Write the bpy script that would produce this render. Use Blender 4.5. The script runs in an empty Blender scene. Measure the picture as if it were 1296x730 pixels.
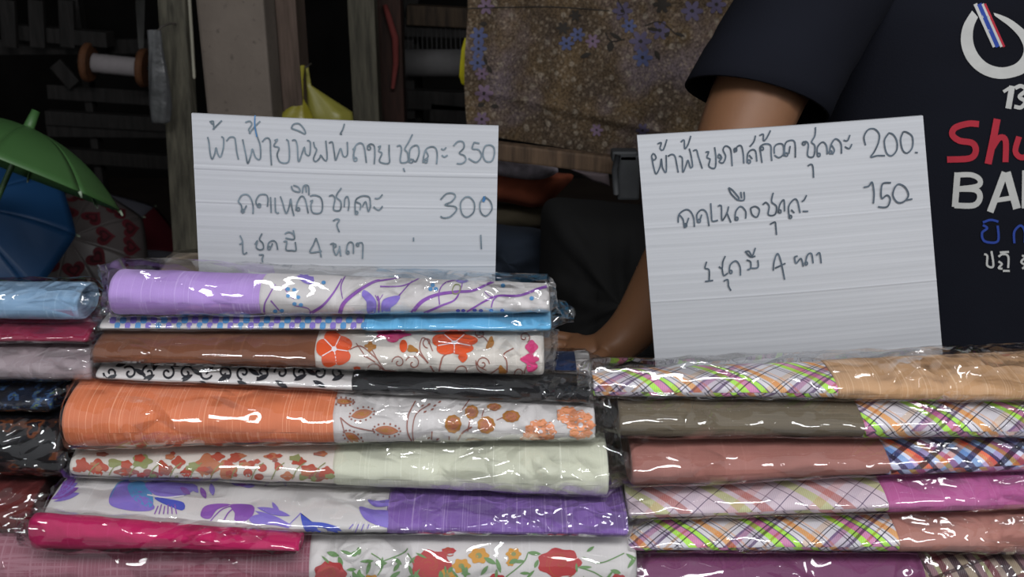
import bpy, bmesh, math, random
from math import sin, cos, pi, radians, tan, atan2, sqrt
from mathutils import Vector, Matrix, noise
from mathutils.bvhtree import BVHTree
from mathutils.geometry import tessellate_polygon

random.seed(7)
SC = bpy.context.scene
COL = SC.collection

# ------------------------------------------------------------------ camera
F = 1296.0                                   # focal length in pixels of the 1296 px wide frame
PITCH = radians(20)
CAM = Vector((0, 0, 1.37))
cd = bpy.data.cameras.new('camera'); cam = bpy.data.objects.new('camera', cd); COL.objects.link(cam)
cd.sensor_width = 36; cd.lens = 36 * F / 1296
cam.location = CAM; cam.rotation_euler = (pi / 2 - PITCH, 0, 0)
cd.dof.use_dof = True; cd.dof.focus_distance = 0.98; cd.dof.aperture_fstop = 11
SC.camera = cam
FW = Vector((0, cos(PITCH), -sin(PITCH))); UP = Vector((0, sin(PITCH), cos(PITCH)))

def ray(px, py):
    return FW + Vector(((px - 648) / F, 0, 0)) + UP * ((365 - py) / F)

def at(px, py, Y):
    r = ray(px, py)
    return CAM + r * (Y / r.y)

def proj(p):
    q = p - CAM
    d = q.dot(FW)
    return 648 + F * q.x / d, 365 - F * q.dot(UP) / d

# ------------------------------------------------------------------ world, light, exposure
w = bpy.data.worlds.new('world'); SC.world = w; w.use_nodes = True
w.node_tree.nodes['Background'].inputs[0].default_value = (0.93, 0.96, 1.0, 1)
w.node_tree.nodes['Background'].inputs[1].default_value = 0.55

def area(name, loc, target, sx, sy, power, col):
    l = bpy.data.lights.new(name, 'AREA'); l.shape = 'RECTANGLE'; l.size = sx; l.size_y = sy
    l.energy = power; l.color = col
    o = bpy.data.objects.new(name, l); COL.objects.link(o); o.location = loc
    o.rotation_euler = (Vector(target) - Vector(loc)).to_track_quat('-Z', 'Y').to_euler()
    return o
area('daylight_under_awning', (0.12, -0.35, 2.35), (0.0, 0.95, 1.0), 1.5, 0.22, 31, (0.98, 0.98, 1.0))
area('daylight_side_gap', (1.7, -0.6, 2.0), (0.3, 0.9, 0.95), 0.16, 1.0, 12, (0.98, 0.98, 1.0))
SC.view_settings.view_transform = 'Standard'; SC.view_settings.look = 'None'
SC.view_settings.gamma = 1; SC.view_settings.use_curve_mapping = False
SC.view_settings.exposure = 0.0

# ------------------------------------------------------------------ object helpers
def link(name, me, mat=None, parent=None):
    o = bpy.data.objects.new(name, me); COL.objects.link(o)
    if mat is not None:
        for m in (mat if isinstance(mat, (list, tuple)) else [mat]): me.materials.append(m)
    if parent is not None: o.parent = parent
    return o

def tag(o, label, cat, group=None):
    o['label'] = label; o['category'] = cat
    if group: o['group'] = group
    return o

def thing(name, label, cat, loc=(0, 0, 0), group=None):
    o = bpy.data.objects.new(name, None); COL.objects.link(o); o.empty_display_size = 0.05
    o.location = loc
    return tag(o, label, cat, group)

class MB:
    """collects geometry in world space; build() shifts it to its parent's origin"""
    def __init__(s): s.v = []; s.f = []; s.uv = []; s.mi = []; s.smooth = True
    def add(s, vs, fs, mi=0):
        b = len(s.v); s.v += [Vector(p) for p in vs]
        for f in fs: s.f.append(tuple(b + i for i in f)); s.mi.append(mi)
    def grid(s, P, closed_u=False, closed_v=False, mi=0):
        nu = len(P); nv = len(P[0]); vs = [p for r in P for p in r]; fs = []
        for i in range(nu if closed_u else nu - 1):
            for j in range(nv if closed_v else nv - 1):
                a = i * nv + j; b = ((i + 1) % nu) * nv + j
                c = ((i + 1) % nu) * nv + (j + 1) % nv; d = i * nv + (j + 1) % nv
                fs.append((a, b, c, d))
        s.add(vs, fs, mi)
    def box(s, c, size, rot=None, mi=0, bev=0.0):
        c = Vector(c); sx, sy, sz = [k / 2 for k in size]
        bm = bmesh.new(); bmesh.ops.create_cube(bm, size=1)
        for v in bm.verts: v.co = Vector((v.co.x * 2 * sx, v.co.y * 2 * sy, v.co.z * 2 * sz))
        if bev > 0: bmesh.ops.bevel(bm, geom=bm.edges[:], offset=bev, segments=2, affect='EDGES', profile=0.6)
        R = rot if rot is not None else Matrix.Identity(3)
        bm.verts.index_update()
        s.add([c + R @ v.co for v in bm.verts], [tuple(v.index for v in f.verts) for f in bm.faces], mi)
        bm.free()
    def beam(s, a, b, wx, wy, mi=0, bev=0.003, roll=0):
        a = Vector(a); b = Vector(b); d = b - a
        R = (d.to_track_quat('Z', 'Y').to_matrix()) @ Matrix.Rotation(roll, 3, 'Z')
        s.box((a + b) / 2, (wx, wy, d.length), R, mi, bev)
    def tube(s, pts, rad, n=10, mi=0, caps=True):
        pts = [Vector(p) for p in pts]
        if not isinstance(rad, (list, tuple)): rad = [rad] * len(pts)
        rings = []; prev = None
        for i, p in enumerate(pts):
            t = (pts[min(i + 1, len(pts) - 1)] - pts[max(i - 1, 0)]).normalized()
            if prev is None:
                prev = t.orthogonal().normalized()
            prev = (prev - t * prev.dot(t)).normalized()
            q = t.cross(prev)
            rings.append([p + (prev * cos(2 * pi * k / n) + q * sin(2 * pi * k / n)) * rad[i] for k in range(n)])
        b = len(s.v); s.grid(rings, closed_v=True, mi=mi)
        if caps:
            s.f.append(tuple(b + k for k in range(n))[::-1]); s.mi.append(mi)
            e = b + (len(pts) - 1) * n
            s.f.append(tuple(e + k for k in range(n))); s.mi.append(mi)
    def build(s, name, mat, parent=None, smooth=True, kind=None, flat=False):
        me = bpy.data.meshes.new(name)
        off = Vector((0, 0, 0))
        if parent is not None:
            q = parent
            while q is not None: off += q.location; q = q.parent
        me.from_pydata([tuple(v - off) for v in s.v], [], s.f)
        for p, m in zip(me.polygons, s.mi): p.material_index = m; p.use_smooth = smooth
        me.update()
        o = link(name, me, mat, parent)
        if kind: o['kind'] = kind
        return o

def smooth_path(pts, step=2.5, closed=False):
    """Catmull-Rom through 2-D points"""
    P = [Vector((p[0], p[1])) for p in pts]
    if len(P) == 2 and not closed:
        n = max(1, int((P[1] - P[0]).length / step)); return [P[0].lerp(P[1], i / n) for i in range(n + 1)]
    out = []; n = len(P)
    rng = n if closed else n - 1
    for i in range(rng):
        p0 = P[(i - 1) % n] if (closed or i > 0) else P[0]
        p1 = P[i]; p2 = P[(i + 1) % n]
        p3 = P[(i + 2) % n] if (closed or i + 2 < n) else P[-1]
        m = max(1, int((p2 - p1).length / step))
        for k in range(m):
            t = k / m
            out.append(0.5 * ((2 * p1) + (p2 - p0) * t + (2 * p0 - 5 * p1 + 4 * p2 - p3) * t * t + (3 * p1 - p0 - 3 * p2 + p3) * t ** 3))
    if not closed: out.append(P[-1])
    return out

class Print:
    """flat print: strokes and shapes laid on a real surface (found along the sight line), lifted by a hair"""
    def __init__(s, objs, off=0.0004):
        s.off = off; s.m = MB(); s.lay = 0
        vs = []; fs = []
        for o in objs:
            b = len(vs); M = o.matrix_world if o.parent is None else Matrix.Translation(o.parent.location) @ o.matrix_local
            vs += [M @ v.co for v in o.data.vertices]
            fs += [tuple(b + i for i in p.vertices) for p in o.data.polygons]
        s.t = BVHTree.FromPolygons(vs, fs)
    def hit(s, p):
        d = ray(p[0], p[1]).normalized()
        h, n, i, _ = s.t.ray_cast(CAM, d)
        if h is None: return None
        if n.dot(d) > 0: n = -n
        return h + n * (s.off + s.lay) - d * 0.0001
    def put(s, pts2, fs, mi):
        H = [s.hit(p) for p in pts2]; idx = {}; vs = []
        for i, h in enumerate(H):
            if h is not None: idx[i] = len(vs); vs.append(h)
        out = []
        for f in fs:
            if all(i in idx for i in f):
                q = [vs[idx[i]] for i in f]
                if max((q[0] - k).length for k in q) < 0.03: out.append(tuple(idx[i] for i in f))
        s.m.add(vs, out, mi)
        s.lay = (s.lay + 0.000006) if s.lay < 0.0005 else 0.0
    def stroke(s, pts, width, mi=0, taper=False, step=2.0, closed=False, w2=None):
        P = smooth_path(pts, step, closed)
        if closed: P = P + [P[0]]
        if len(P) < 2: return
        L = len(P); vs = []
        for i, p in enumerate(P):
            t = P[min(i + 1, L - 1)] - P[max(i - 1, 0)]
            if t.length < 1e-6: t = Vector((1, 0))
            n = Vector((-t.y, t.x)).normalized(); k = i / (L - 1)
            ww = width if w2 is None else width + (w2 - width) * k
            if taper: ww *= max(0.15, sin(pi * min(1, 0.08 + 0.92 * k)) ** 0.6)
            vs += [p - n * ww / 2, p, p + n * ww / 2]
        fs = []
        for i in range(L - 1):
            a = 3 * i
            fs += [(a, a + 3, a + 4, a + 1), (a + 1, a + 4, a + 5, a + 2)]
        s.put(vs, fs, mi)
    def blob(s, pts, mi=0, step=3.0, rings=4, c=None, raw=False):
        P = [Vector((p[0], p[1])) for p in pts] if raw else smooth_path(pts, step, True)
        c = Vector(c) if c else sum(P, Vector((0, 0))) / len(P)
        n = len(P); vs = [c]; fs = []
        for r in range(1, rings + 1):
            vs += [c.lerp(p, r / rings) for p in P]
        for j in range(n): fs.append((0, 1 + j, 1 + (j + 1) % n))
        for r in range(1, rings):
            for j in range(n):
                a = 1 + (r - 1) * n; b = 1 + r * n
                fs.append((a + j, b + j, b + (j + 1) % n, a + (j + 1) % n))
        s.put(vs, fs, mi)
    def disc(s, x, y, rx, ry=None, mi=0, rot=0, lobes=0, amp=0.0, n=18, ph=0):
        ry = ry or rx; P = []
        for k in range(n * (2 if lobes else 1)):
            a = 2 * pi * k / (n * (2 if lobes else 1)); r = 1 + amp * cos(lobes * a + ph)
            X = rx * r * cos(a); Yy = ry * r * sin(a)
            P.append((x + X * cos(rot) - Yy * sin(rot), y + X * sin(rot) + Yy * cos(rot)))
        s.blob(P, mi, rings=3, c=(x, y), raw=True)
    def leaf(s, x, y, L, wd, ang, mi=0):
        """pointed leaf from (x,y) along ang (degrees, 0 = right, 90 = up in the picture)"""
        a = radians(ang); d = Vector((cos(a), -sin(a))); n = Vector((-d.y, d.x)); o = Vector((x, y)); P = []
        for k in range(9): t = k / 8; P.append(o + d * L * t + n * wd / 2 * sin(pi * t) ** 0.8)
        for k in range(7, 0, -1): t = k / 8; P.append(o + d * L * t - n * wd / 2 * sin(pi * t) ** 0.8)
        s.blob(P, mi, rings=2, raw=True, c=o + d * L / 2)
    def build(s, name, mats, parent):
        return s.m.build(name, mats, parent, kind='stuff')

# ------------------------------------------------------------------ materials
def srgb(c):
    if isinstance(c, str): c = tuple(int(c[i:i + 2], 16) for i in (0, 2, 4))
    return tuple(((k / 255) / 12.92 if k / 255 < 0.04045 else ((k / 255 + 0.055) / 1.055) ** 2.4) for k in c) + (1,)

class NT:
    def __init__(s, name):
        s.m = bpy.data.materials.new(name); s.m.use_nodes = True; s.t = s.m.node_tree; s.n = s.t.nodes
        s.b = s.n['Principled BSDF']; s.out = s.n['Material Output']
    def new(s, ty, **k):
        n = s.n.new(ty)
        for a, v in k.items(): setattr(n, a, v)
        return n
    def set(s, sock, v):
        if isinstance(v, bpy.types.NodeSocket): s.t.links.new(v, sock)
        else: sock.default_value = v
    def math(s, op, a, b=0.0, c=None):
        n = s.new('ShaderNodeMath', operation=op); s.set(n.inputs[0], a); s.set(n.inputs[1], b)
        if c is not None: s.set(n.inputs[2], c)
        return n.outputs[0]
    def mix(s, f, a, b, mode='MIX'):
        n = s.new('ShaderNodeMix', data_type='RGBA', blend_type=mode)
        s.set(n.inputs[0], f); s.set(n.inputs[6], a); s.set(n.inputs[7], b); return n.outputs[2]
    def noise(s, vec, scale, detail=2, rough=0.5):
        n = s.new('ShaderNodeTexNoise'); n.inputs['Scale'].default_value = scale
        n.inputs['Detail'].default_value = detail; n.inputs['Roughness'].default_value = rough
        if vec is not None: s.set(n.inputs['Vector'], vec)
        return n.outputs[0]
    def coord(s, kind='Object'): return s.new('ShaderNodeTexCoord').outputs[kind]
    def mapv(s, vec, sc=(1, 1, 1), rot=(0, 0, 0), loc=(0, 0, 0)):
        n = s.new('ShaderNodeMapping'); s.set(n.inputs['Vector'], vec)
        n.inputs['Scale'].default_value = sc; n.inputs['Rotation'].default_value = rot; n.inputs['Location'].default_value = loc
        return n.outputs[0]
    def ramp(s, f, stops, interp='LINEAR'):
        n = s.new('ShaderNodeValToRGB'); s.set(n.inputs[0], f); r = n.color_ramp; r.interpolation = interp
        while len(r.elements) > 1: r.elements.remove(r.elements[-1])
        r.elements[0].position = stops[0][0]; r.elements[0].color = stops[0][1]
        for p, c in stops[1:]:
            e = r.elements.new(p); e.color = c
        return n.outputs[0]
    def bump(s, h, strength=0.3, dist=0.001, nrm=None):
        n = s.new('ShaderNodeBump'); n.inputs['Strength'].default_value = strength; n.inputs['Distance'].default_value = dist
        s.set(n.inputs['Height'], h)
        if nrm is not None: s.set(n.inputs['Normal'], nrm)
        return n.outputs[0]
    def fin(s, col, rough=0.8, nrm=None, spec=0.3, metal=0, sheen=0):
        s.set(s.b.inputs['Base Color'], col); s.set(s.b.inputs['Roughness'], rough)
        s.b.inputs['Specular IOR Level'].default_value = spec; s.b.inputs['Metallic'].default_value = metal
        s.b.inputs['Sheen Weight'].default_value = sheen
        if nrm is not None: s.set(s.b.inputs['Normal'], nrm)
        return s.m

def plain(name, c, rough=0.8, spec=0.3, var=0.12, scale=30, metal=0, bump=0.15):
    t = NT(name); v = t.coord(); n = t.noise(v, scale, 4)
    c = srgb(c); d = tuple(k * (1 - var) for k in c[:3]) + (1,); e = tuple(min(1, k * (1 + var)) for k in c[:3]) + (1,)
    col = t.ramp(n, [(0.3, d), (0.7, e)])
    return t.fin(col, rough, t.bump(t.noise(v, scale * 8, 2), bump, 0.001), spec, metal)

def slub(name, c, line, dens=260, amt=0.5, cross=0.0, th=0.60, soft=0.06, var=0.10):
    """woven cotton with irregular raised slub threads running round the roll"""
    t = NT(name); uv = t.coord('UV')
    lo = t.noise(t.mapv(uv, (dens * 1.5, 3, 1)), 1.0, 2, 0.6)
    lo2 = t.noise(t.mapv(uv, (dens * 2.8, 5, 1), loc=(3, 7, 0)), 1.0, 1)
    f = t.math('MAXIMUM', t.ramp(lo, [(th, (0, 0, 0, 1)), (th + soft, (1, 1, 1, 1))]),
               t.math('MULTIPLY', t.ramp(lo2, [(th + .02, (0, 0, 0, 1)), (th + .02 + soft, (1, 1, 1, 1))]), 0.6))
    if cross > 0:
        cr = t.ramp(t.noise(t.mapv(uv, (14, dens * 1.6, 1), loc=(9, 2, 0)), 1.0, 1), [(th - .05, (0, 0, 0, 1)), (th + soft, (1, 1, 1, 1))])
        f = t.math('MAXIMUM', f, t.math('MULTIPLY', cr, cross))
    f = t.math('MULTIPLY', f, amt)
    b = t.noise(uv, 18, 3); c = srgb(c)
    base = t.ramp(b, [(0.3, tuple(k * (1 - var) for k in c[:3]) + (1,)), (0.7, tuple(min(1, k * (1 + var)) for k in c[:3]) + (1,))])
    wv = t.noise(t.mapv(uv, (1500, 900, 1)), 1.0, 1)
    wv2 = t.noise(t.mapv(uv, (900, 1500, 1)), 1.0, 1)
    base = t.mix(0.25, base, t.mix(t.math('MULTIPLY', wv, wv2), srgb('404040'), srgb('ffffff')), 'SOFT_LIGHT')
    col = t.mix(f, base, srgb(line))
    nb = t.bump(t.math('ADD', t.math('MULTIPLY', wv, 0.5), f), 0.35, 0.0006)
    return t.fin(col, 0.85, nb, 0.25, sheen=0.1)

def plaid(name, A, B, base='e6e4e6', period=0.056, pb=None, ang=45, wash=0.0):
    """A, B: [(start, colour)...] bands of warp and weft over one repeat"""
    t = NT(name); uv = t.coord('UV'); sp = t.new('ShaderNodeSeparateXYZ')
    t.set(sp.inputs[0], t.mapv(uv, rot=(0, 0, radians(-ang))))
    p = t.math('FRACT', t.math('DIVIDE', t.math('ADD', sp.outputs[0], 10.0), period))
    q = t.math('FRACT', t.math('DIVIDE', t.math('ADD', sp.outputs[1], 10.0), pb or period))
    def st(L): return [(x, srgb(c)) for x, c in L]
    ca = t.ramp(p, st([(x_, 'c6c4c8' if c_ in ('ecebee', 'e8e6e8') else c_) for x_, c_ in A]), 'CONSTANT'); cb = t.ramp(q, st(B), 'CONSTANT')
    col = t.mix(1.0, ca, cb, 'MULTIPLY')
    # twill ticks where bands cross
    tick = t.new('ShaderNodeTexWave'); tick.inputs['Scale'].default_value = 180; t.set(tick.inputs['Vector'], uv)
    col = t.mix(t.math('MULTIPLY', tick.outputs[0], 0.25), col, t.mix(0.5, ca, cb))
    if wash: col = t.mix(wash, col, srgb(base))
    n = t.noise(uv, 1500, 1)
    return t.fin(col, 0.8, t.bump(n, 0.3, 0.0005), 0.25, sheen=0.1)

def film(name, gloss=0.015, scale=15, strength=0.8, tint=0.985):
    """thin clear film: see-through, mirror-like, with patches of sharp creases"""
    t = NT(name); t.n.remove(t.b); v = t.coord()
    d = t.new('ShaderNodeVectorMath', operation='ADD'); nz = t.new('ShaderNodeTexNoise'); nz.inputs['Scale'].default_value = 14
    t.set(nz.inputs['Vector'], v); t.set(d.inputs[0], v)
    sc = t.new('ShaderNodeVectorMath', operation='SCALE'); t.set(sc.inputs[0], nz.outputs['Color']); sc.inputs['Scale'].default_value = 0.07
    t.set(d.inputs[1], sc.outputs[0])
    vo = t.new('ShaderNodeTexVoronoi'); vo.feature = 'F1'; vo.inputs['Scale'].default_value = scale
    t.set(vo.inputs['Vector'], t.mapv(d.outputs[0], (0.6, 1.3, 1.3)))
    vo2 = t.new('ShaderNodeTexVoronoi'); vo2.feature = 'F1'; vo2.inputs['Scale'].default_value = scale * 4
    t.set(vo2.inputs['Vector'], d.outputs[0])
    mask = t.ramp(t.noise(t.mapv(v, (1, 1.6, 1.6), loc=(4, 2, 7)), 9, 1), [(0.54, (0, 0, 0, 1)), (0.66, (1, 1, 1, 1))])
    h = t.math('ADD', t.math('MULTIPLY', vo.outputs['Distance'], t.math('ADD', t.math('MULTIPLY', mask, .45), .45)), t.math('MULTIPLY', t.math('MULTIPLY', vo2.outputs['Distance'], 0.34), mask))
    nb = t.bump(h, strength, 0.034)
    lw = t.new('ShaderNodeFresnel'); lw.inputs['IOR'].default_value = 1.45; t.set(lw.inputs['Normal'], nb)
    fac = t.math('MINIMUM', t.math('ADD', lw.outputs[0], gloss), 0.5)
    g = t.new('ShaderNodeBsdfGlossy'); g.inputs['Roughness'].default_value = 0.06; t.set(g.inputs['Normal'], nb)
    g.inputs['Color'].default_value = (1, 1, 1, 1)
    tr = t.new('ShaderNodeBsdfTransparent'); tr.inputs['Color'].default_value = (tint, tint, tint, 1)
    mx = t.new('ShaderNodeMixShader'); t.set(mx.inputs[0], fac); t.set(mx.inputs[1], tr.outputs[0]); t.set(mx.inputs[2], g.outputs[0])
    t.set(t.out.inputs[0], mx.outputs[0])
    return t.m

def wood(name, c, dark, scale=6, axis=2, spec=0.2):
    t = NT(name); v = t.coord(); s = [14, 14, 14]; s[axis] = 1.2
    n = t.noise(t.mapv(v, tuple(s)), scale, 5, 0.6)
    col = t.ramp(n, [(0.35, srgb(dark)), (0.65, srgb(c))])
    return t.fin(col, 0.75, t.bump(n, 0.4, 0.003), spec)

def concrete(name, c):
    t = NT(name); v = t.coord(); n = t.noise(v, 5, 6, 0.6); n2 = t.noise(v, 60, 3)
    c = srgb(c); d = tuple(k * 0.72 for k in c[:3]) + (1,)
    col = t.mix(t.math('MULTIPLY', t.ramp(n2, [(0.62, (0, 0, 0, 1)), (0.72, (1, 1, 1, 1))]), 0.5), t.ramp(n, [(0.3, d), (0.7, c)]), srgb('3b3733'))
    return t.fin(col, 0.9, t.bump(n2, 0.4, 0.003), 0.15)

FILM = film('clear_cellophane')
INKP = plain('marker_ink', '66727a', 0.6, 0.2, 0.35, 90)
INKB = plain('dark_marker_ink', '4a545e', 0.6, 0.2, 0.35, 90)

# ------------------------------------------------------------------ the wrapped cloth bundles
TABLE_Z = 0.775
def spw(c, e): return math.copysign(abs(c) ** e, c)

class Bundle:
    """a folded set of two cloths in a clear bag: a soft rounded bar between two ends"""
    def __init__(s, xl, xr, L, R, d, e=0.8):
        # L, R = (front Y, centre z, half height) at the two ends ; xl, xr = pixel columns of the ends
        s.e = e; s.d, s.dr = d if isinstance(d, tuple) else (d, d)
        s.hl, s.hr = L[2], R[2]
        def xw(px, Y, z):
            dd = (Vector((0, Y, z)) - CAM).dot(FW); return (px - 648) / F * dd
        s.A = Vector((xw(xl, L[0], L[1]), L[0] + s.d, L[1])); s.B = Vector((xw(xr, R[0], R[1]), R[0] + s.dr, R[1]))
        s.len = (s.B - s.A).length; s.seed = random.random() * 50
    def tx(s, px, pym=None):
        """parameter along the bundle for a pixel column"""
        lo, hi = -0.3, 1.3
        for _ in range(30):
            m = (lo + hi) / 2; c = s.A.lerp(s.B, m); c = Vector((c.x, c.y - s.d, c.z))
            if proj(c)[0] < px: lo = m
            else: hi = m
        return lo
    def pt(s, t, a, off=0.0, k=1.0, offh=None):
        c = s.A.lerp(s.B, t); tt = max(0, min(1, t))
        h = s.hl + (s.hr - s.hl) * tt
        h *= 1 + 0.05 * noise.noise(Vector((t * s.len * 14, s.seed, 0)))
        d = (s.d + (s.dr - s.d) * tt) * (1 + 0.03 * noise.noise(Vector((t * s.len * 11, s.seed, 5))))
        ca, sa = spw(cos(a), s.e), spw(sin(a), s.e)
        w = 0.0007 * noise.noise(Vector((t * s.len * 60, a * 2, s.seed)))
        oh = off if offh is None or sa < 0 else off + (offh - off) * max(0, sa)
        return Vector((c.x, c.y - (d * k + off + w) * ca, c.z + (h * k + oh + w) * sa))
    def tube(s, t0, t1, off, nu, nv=44, cap0=False, cap1=False):
        P = []; per = 1
        ts = [t0 + (t1 - t0) * i / nu for i in range(nu + 1)]
        rows = []                                          # (t, shrink, offset)
        r = 0.006 / s.len
        def caprows(t, sg):
            base = [(t + sg * 0.0 * r, 1.0), (t + sg * 0.5 * r, 0.97), (t + sg * 0.7 * r, 0.90), (t + sg * 0.2 * r, 0.84), (t + sg * 0.6 * r, 0.76),
                    (t + sg * 0.15 * r, 0.68), (t + sg * 0.5 * r, 0.58), (t - sg * 0.1 * r, 0.48), (t + sg * 0.3 * r, 0.36), (t - sg * 0.4 * r, 0.22), (t - sg * 0.9 * r, 0.03)]
            return base
        if cap0: rows += [(t, k) for t, k in reversed(caprows(t0, -1))][:-1]
        rows += [(t, 1.0) for t in ts]
        if cap1: rows += caprows(t1, 1)[1:]
        m = MB(); uv = []
        for (t, k) in rows:
            P.append([s.pt(t, 2 * pi * j / nv, off, k) for j in range(nv + 1)])
            ar = 0.0; uv.append((t * s.len, 0.0))
            for j in range(nv):
                ar += (P[-1][j + 1] - P[-1][j]).length; uv.append((t * s.len, ar))
        m.grid(P); m.uvs = uv
        return m
    def build_tube(s, name, mb, mat, parent):
        o = mb.build(name, mat, parent); me = o.data
        ul = me.uv_layers.new(name='UVMap')
        for lp in me.loops: ul.data[lp.index].uv = mb.uvs[lp.vertex_index]
        return o

def solve_end(px, top, zbase, h, d, e=0.62):
    """front Y of a section resting at zbase whose top outline meets pixel row 'top'"""
    z = zbase + h; lo, hi = 0.45, 1.6
    def tp(Y):
        best = 1e9
        for j in range(0, 26):
            a = -0.3 + j * 0.075
            p = Vector((0, Y + d - d * spw(cos(a), e), z + h * spw(sin(a), e)))
            best = min(best, proj(p)[1])
        return best
    for _ in range(40):
        m = (lo + hi) / 2
        if tp(m) > top: lo = m
        else: hi = m
    return lo, z

def wrinkle(p, amp, seed=0.0):
    q = Vector((p.x * 22, p.y * 40, p.z * 40 + seed))
    a = 1 - abs(noise.noise(q)) * 2.2
    b = 1 - abs(noise.noise(q * 2.3 + Vector((5, 3, 1)))) * 2.2
    return amp * (0.65 * a + 0.35 * b)

def bag_mesh(b, t0, t1, fl0, fl1, off=0.0016, loose=0.002, amp=0.0014, nu=170, nv=56, tilt0=0.0, tilt1=0.0):
    """film sleeve round the bundle with pinched, crumpled ends of length fl0 / fl1 (metres)"""
    P = []; T = []
    r0, r1 = fl0 / b.len, fl1 / b.len
    n0 = 16
    for i in range(n0): T.append((t0 - r0 * (1 - i / n0), (1 - i / n0), tilt0))
    for i in range(nu + 1): T.append((t0 + (t1 - t0) * i / nu, 0.0, 0))
    for i in range(1, n0 + 1): T.append((t1 + r1 * i / n0, i / n0, tilt1))
    m = MB()
    for t, f, tl in T:
        row = []
        for j in range(nv + 1):
            a = 2 * pi * j / nv
            p = b.pt(t, a, off, 1.0, loose)
            c = b.A.lerp(b.B, t)
            if f > 0:                                      # the end flattens into a two-ply flap
                g = f ** 0.75; yy = p.y - c.y
                ww = 1.0 - 0.10 * f
                p = Vector((p.x, c.y + yy * (1 - 0.90 * g) - b.d * 0.55 * g + tl * f * 0.02, c.z + (p.z - c.z) * ww + tl * f * 0.014))
                am = amp * (1 + 3.2 * f)
            else: am = amp
            n = Vector((0, p.y - c.y, (p.z - c.z) * 2.0)).normalized()
            wv = wrinkle(Vector((p.x, p.y, p.z)), am, b.seed)
            if f == 0: p = p + n * max(0.0, wv + 0.0002)
            else: p = p + Vector((wv * 0.6, wv * 1.4, wv * 0.5))
            row.append(p)
        P.append(row)
    m.grid(P)
    return m

BUNDLES = {}
def make_bundle(key, label, group, xl, xr, L, R, seam, matA, matB, d=0.055, names=('plain_cloth', 'printed_cloth'), bag=(0.03, 0.03), loose=0.003, amp=0.0014, bagmat=None, tilt=(0, 0), e=0.8):
    b = Bundle(xl, xr, L, R, d, e)
    root = thing('fabric_bundle', label, 'fabric', tuple((b.A + b.B) / 2 - Vector((0, 0, (b.hl + b.hr) / 2))), group)
    b.root = root; parts = []
    if seam is None:
        parts.append(b.build_tube(names[0], b.tube(0, 1, 0, 110, cap0=True, cap1=True), matA, root))
    else:
        ts = b.tx(seam)
        nA = max(12, int(110 * ts)); nB = max(12, int(110 * (1 - ts)))
        parts.append(b.build_tube(names[0], b.tube(0, ts + 0.01, 0.0, nA, cap0=True, cap1=True), matA, root))
        parts.append(b.build_tube(names[1], b.tube(ts, 1, 0.0011, nB, cap0=True, cap1=True), matB, root))
    b.parts = parts; b.bag = (bag, loose, amp, bagmat or FILM, tilt)
    BUNDLES[key] = b
    return b

def close_bag(b):
    bag, loose, amp, mat, tilt = b.bag
    m = bag_mesh(b, -0.008, 1.008, bag[0], bag[1], 0.0018, loose, amp, tilt0=tilt[0], tilt1=tilt[1])
    m.build('cellophane_bag', mat, b.root)

# cloths
C = {}
C['lilac'] = slub('lilac_cotton', 'a98bc8', 'c9b4e0', 230, 0.45)
C['white'] = slub('white_cotton', 'c0bdbc', 'cccaca', 200, 0.3, var=0.04)
C['ivory'] = slub('ivory_cotton', 'c4bfb8', 'd2cec8', 200, 0.3, var=0.04)
C['skyblue'] = slub('sky_blue_cotton', '62a6cc', '8cc4e0', 260, 0.5)
C['paleblue'] = slub('pale_blue_cotton', '7f9db8', '9ab4ca', 150, 0.4, 0.3)
C['brown'] = slub('brown_cotton', '6f4530', '835a42', 120, 0.35)
C['black'] = slub('black_cotton', '16171a', '25272b', 200, 0.3)
C['navy'] = slub('navy_cotton', '24375e', '32456c', 200, 0.3)
C['orange'] = slub('orange_slub_cotton', 'c87650', 'e4a684', 330, 0.6, th=0.58)
C['mint'] = slub('mint_slub_cotton', 'bdbfae', 'd4d6c8', 240, 0.5)
C['purple'] = slub('purple_slub_cotton', '7a5c9e', 'a892c0', 330, 0.7, th=0.58)
C['magenta'] = slub('magenta_cotton', 'ae1c58', 'bd3a70', 200, 0.3)
C['rose'] = slub('dusty_rose_linen', '875260', 'a98590', 260, 0.4, 0.8, th=0.55)
C['crimson'] = slub('crimson_cotton', '7d1638', '8f2748', 200, 0.3)
C['taupe'] = slub('taupe_cotton', '8f8387', 'a0959a', 160, 0.4, 0.3)
C['sand'] = slub('sand_slub_cotton', 'b5916c', 'cfb294', 330, 0.6, th=0.57)
C['olive'] = slub('olive_brown_linen', '645b4c', '7a705f', 420, 0.4, 0.7)
C['salmon'] = slub('salmon_cotton', '96665e', 'a4766c', 160, 0.3, 0.5)
C['pink'] = slub('pink_silky_cotton', 'a85a8c', 'bd7ca6', 300, 0.5)
C['salmon2'] = slub('dull_salmon_cotton', 'a3746a', 'b2867c', 160, 0.3, 0.5)
C['plum'] = slub('plum_cotton', '6e3a5e', '7b4a6e', 160, 0.3, 0.6)
C['redfruit'] = slub('dark_red_cotton', '5a1f1e', '6d3030', 160, 0.3)
C['beige'] = slub('beige_cotton', '8d7f6e', '9a8d7d', 200, 0.3)
K = '453c50'
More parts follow.
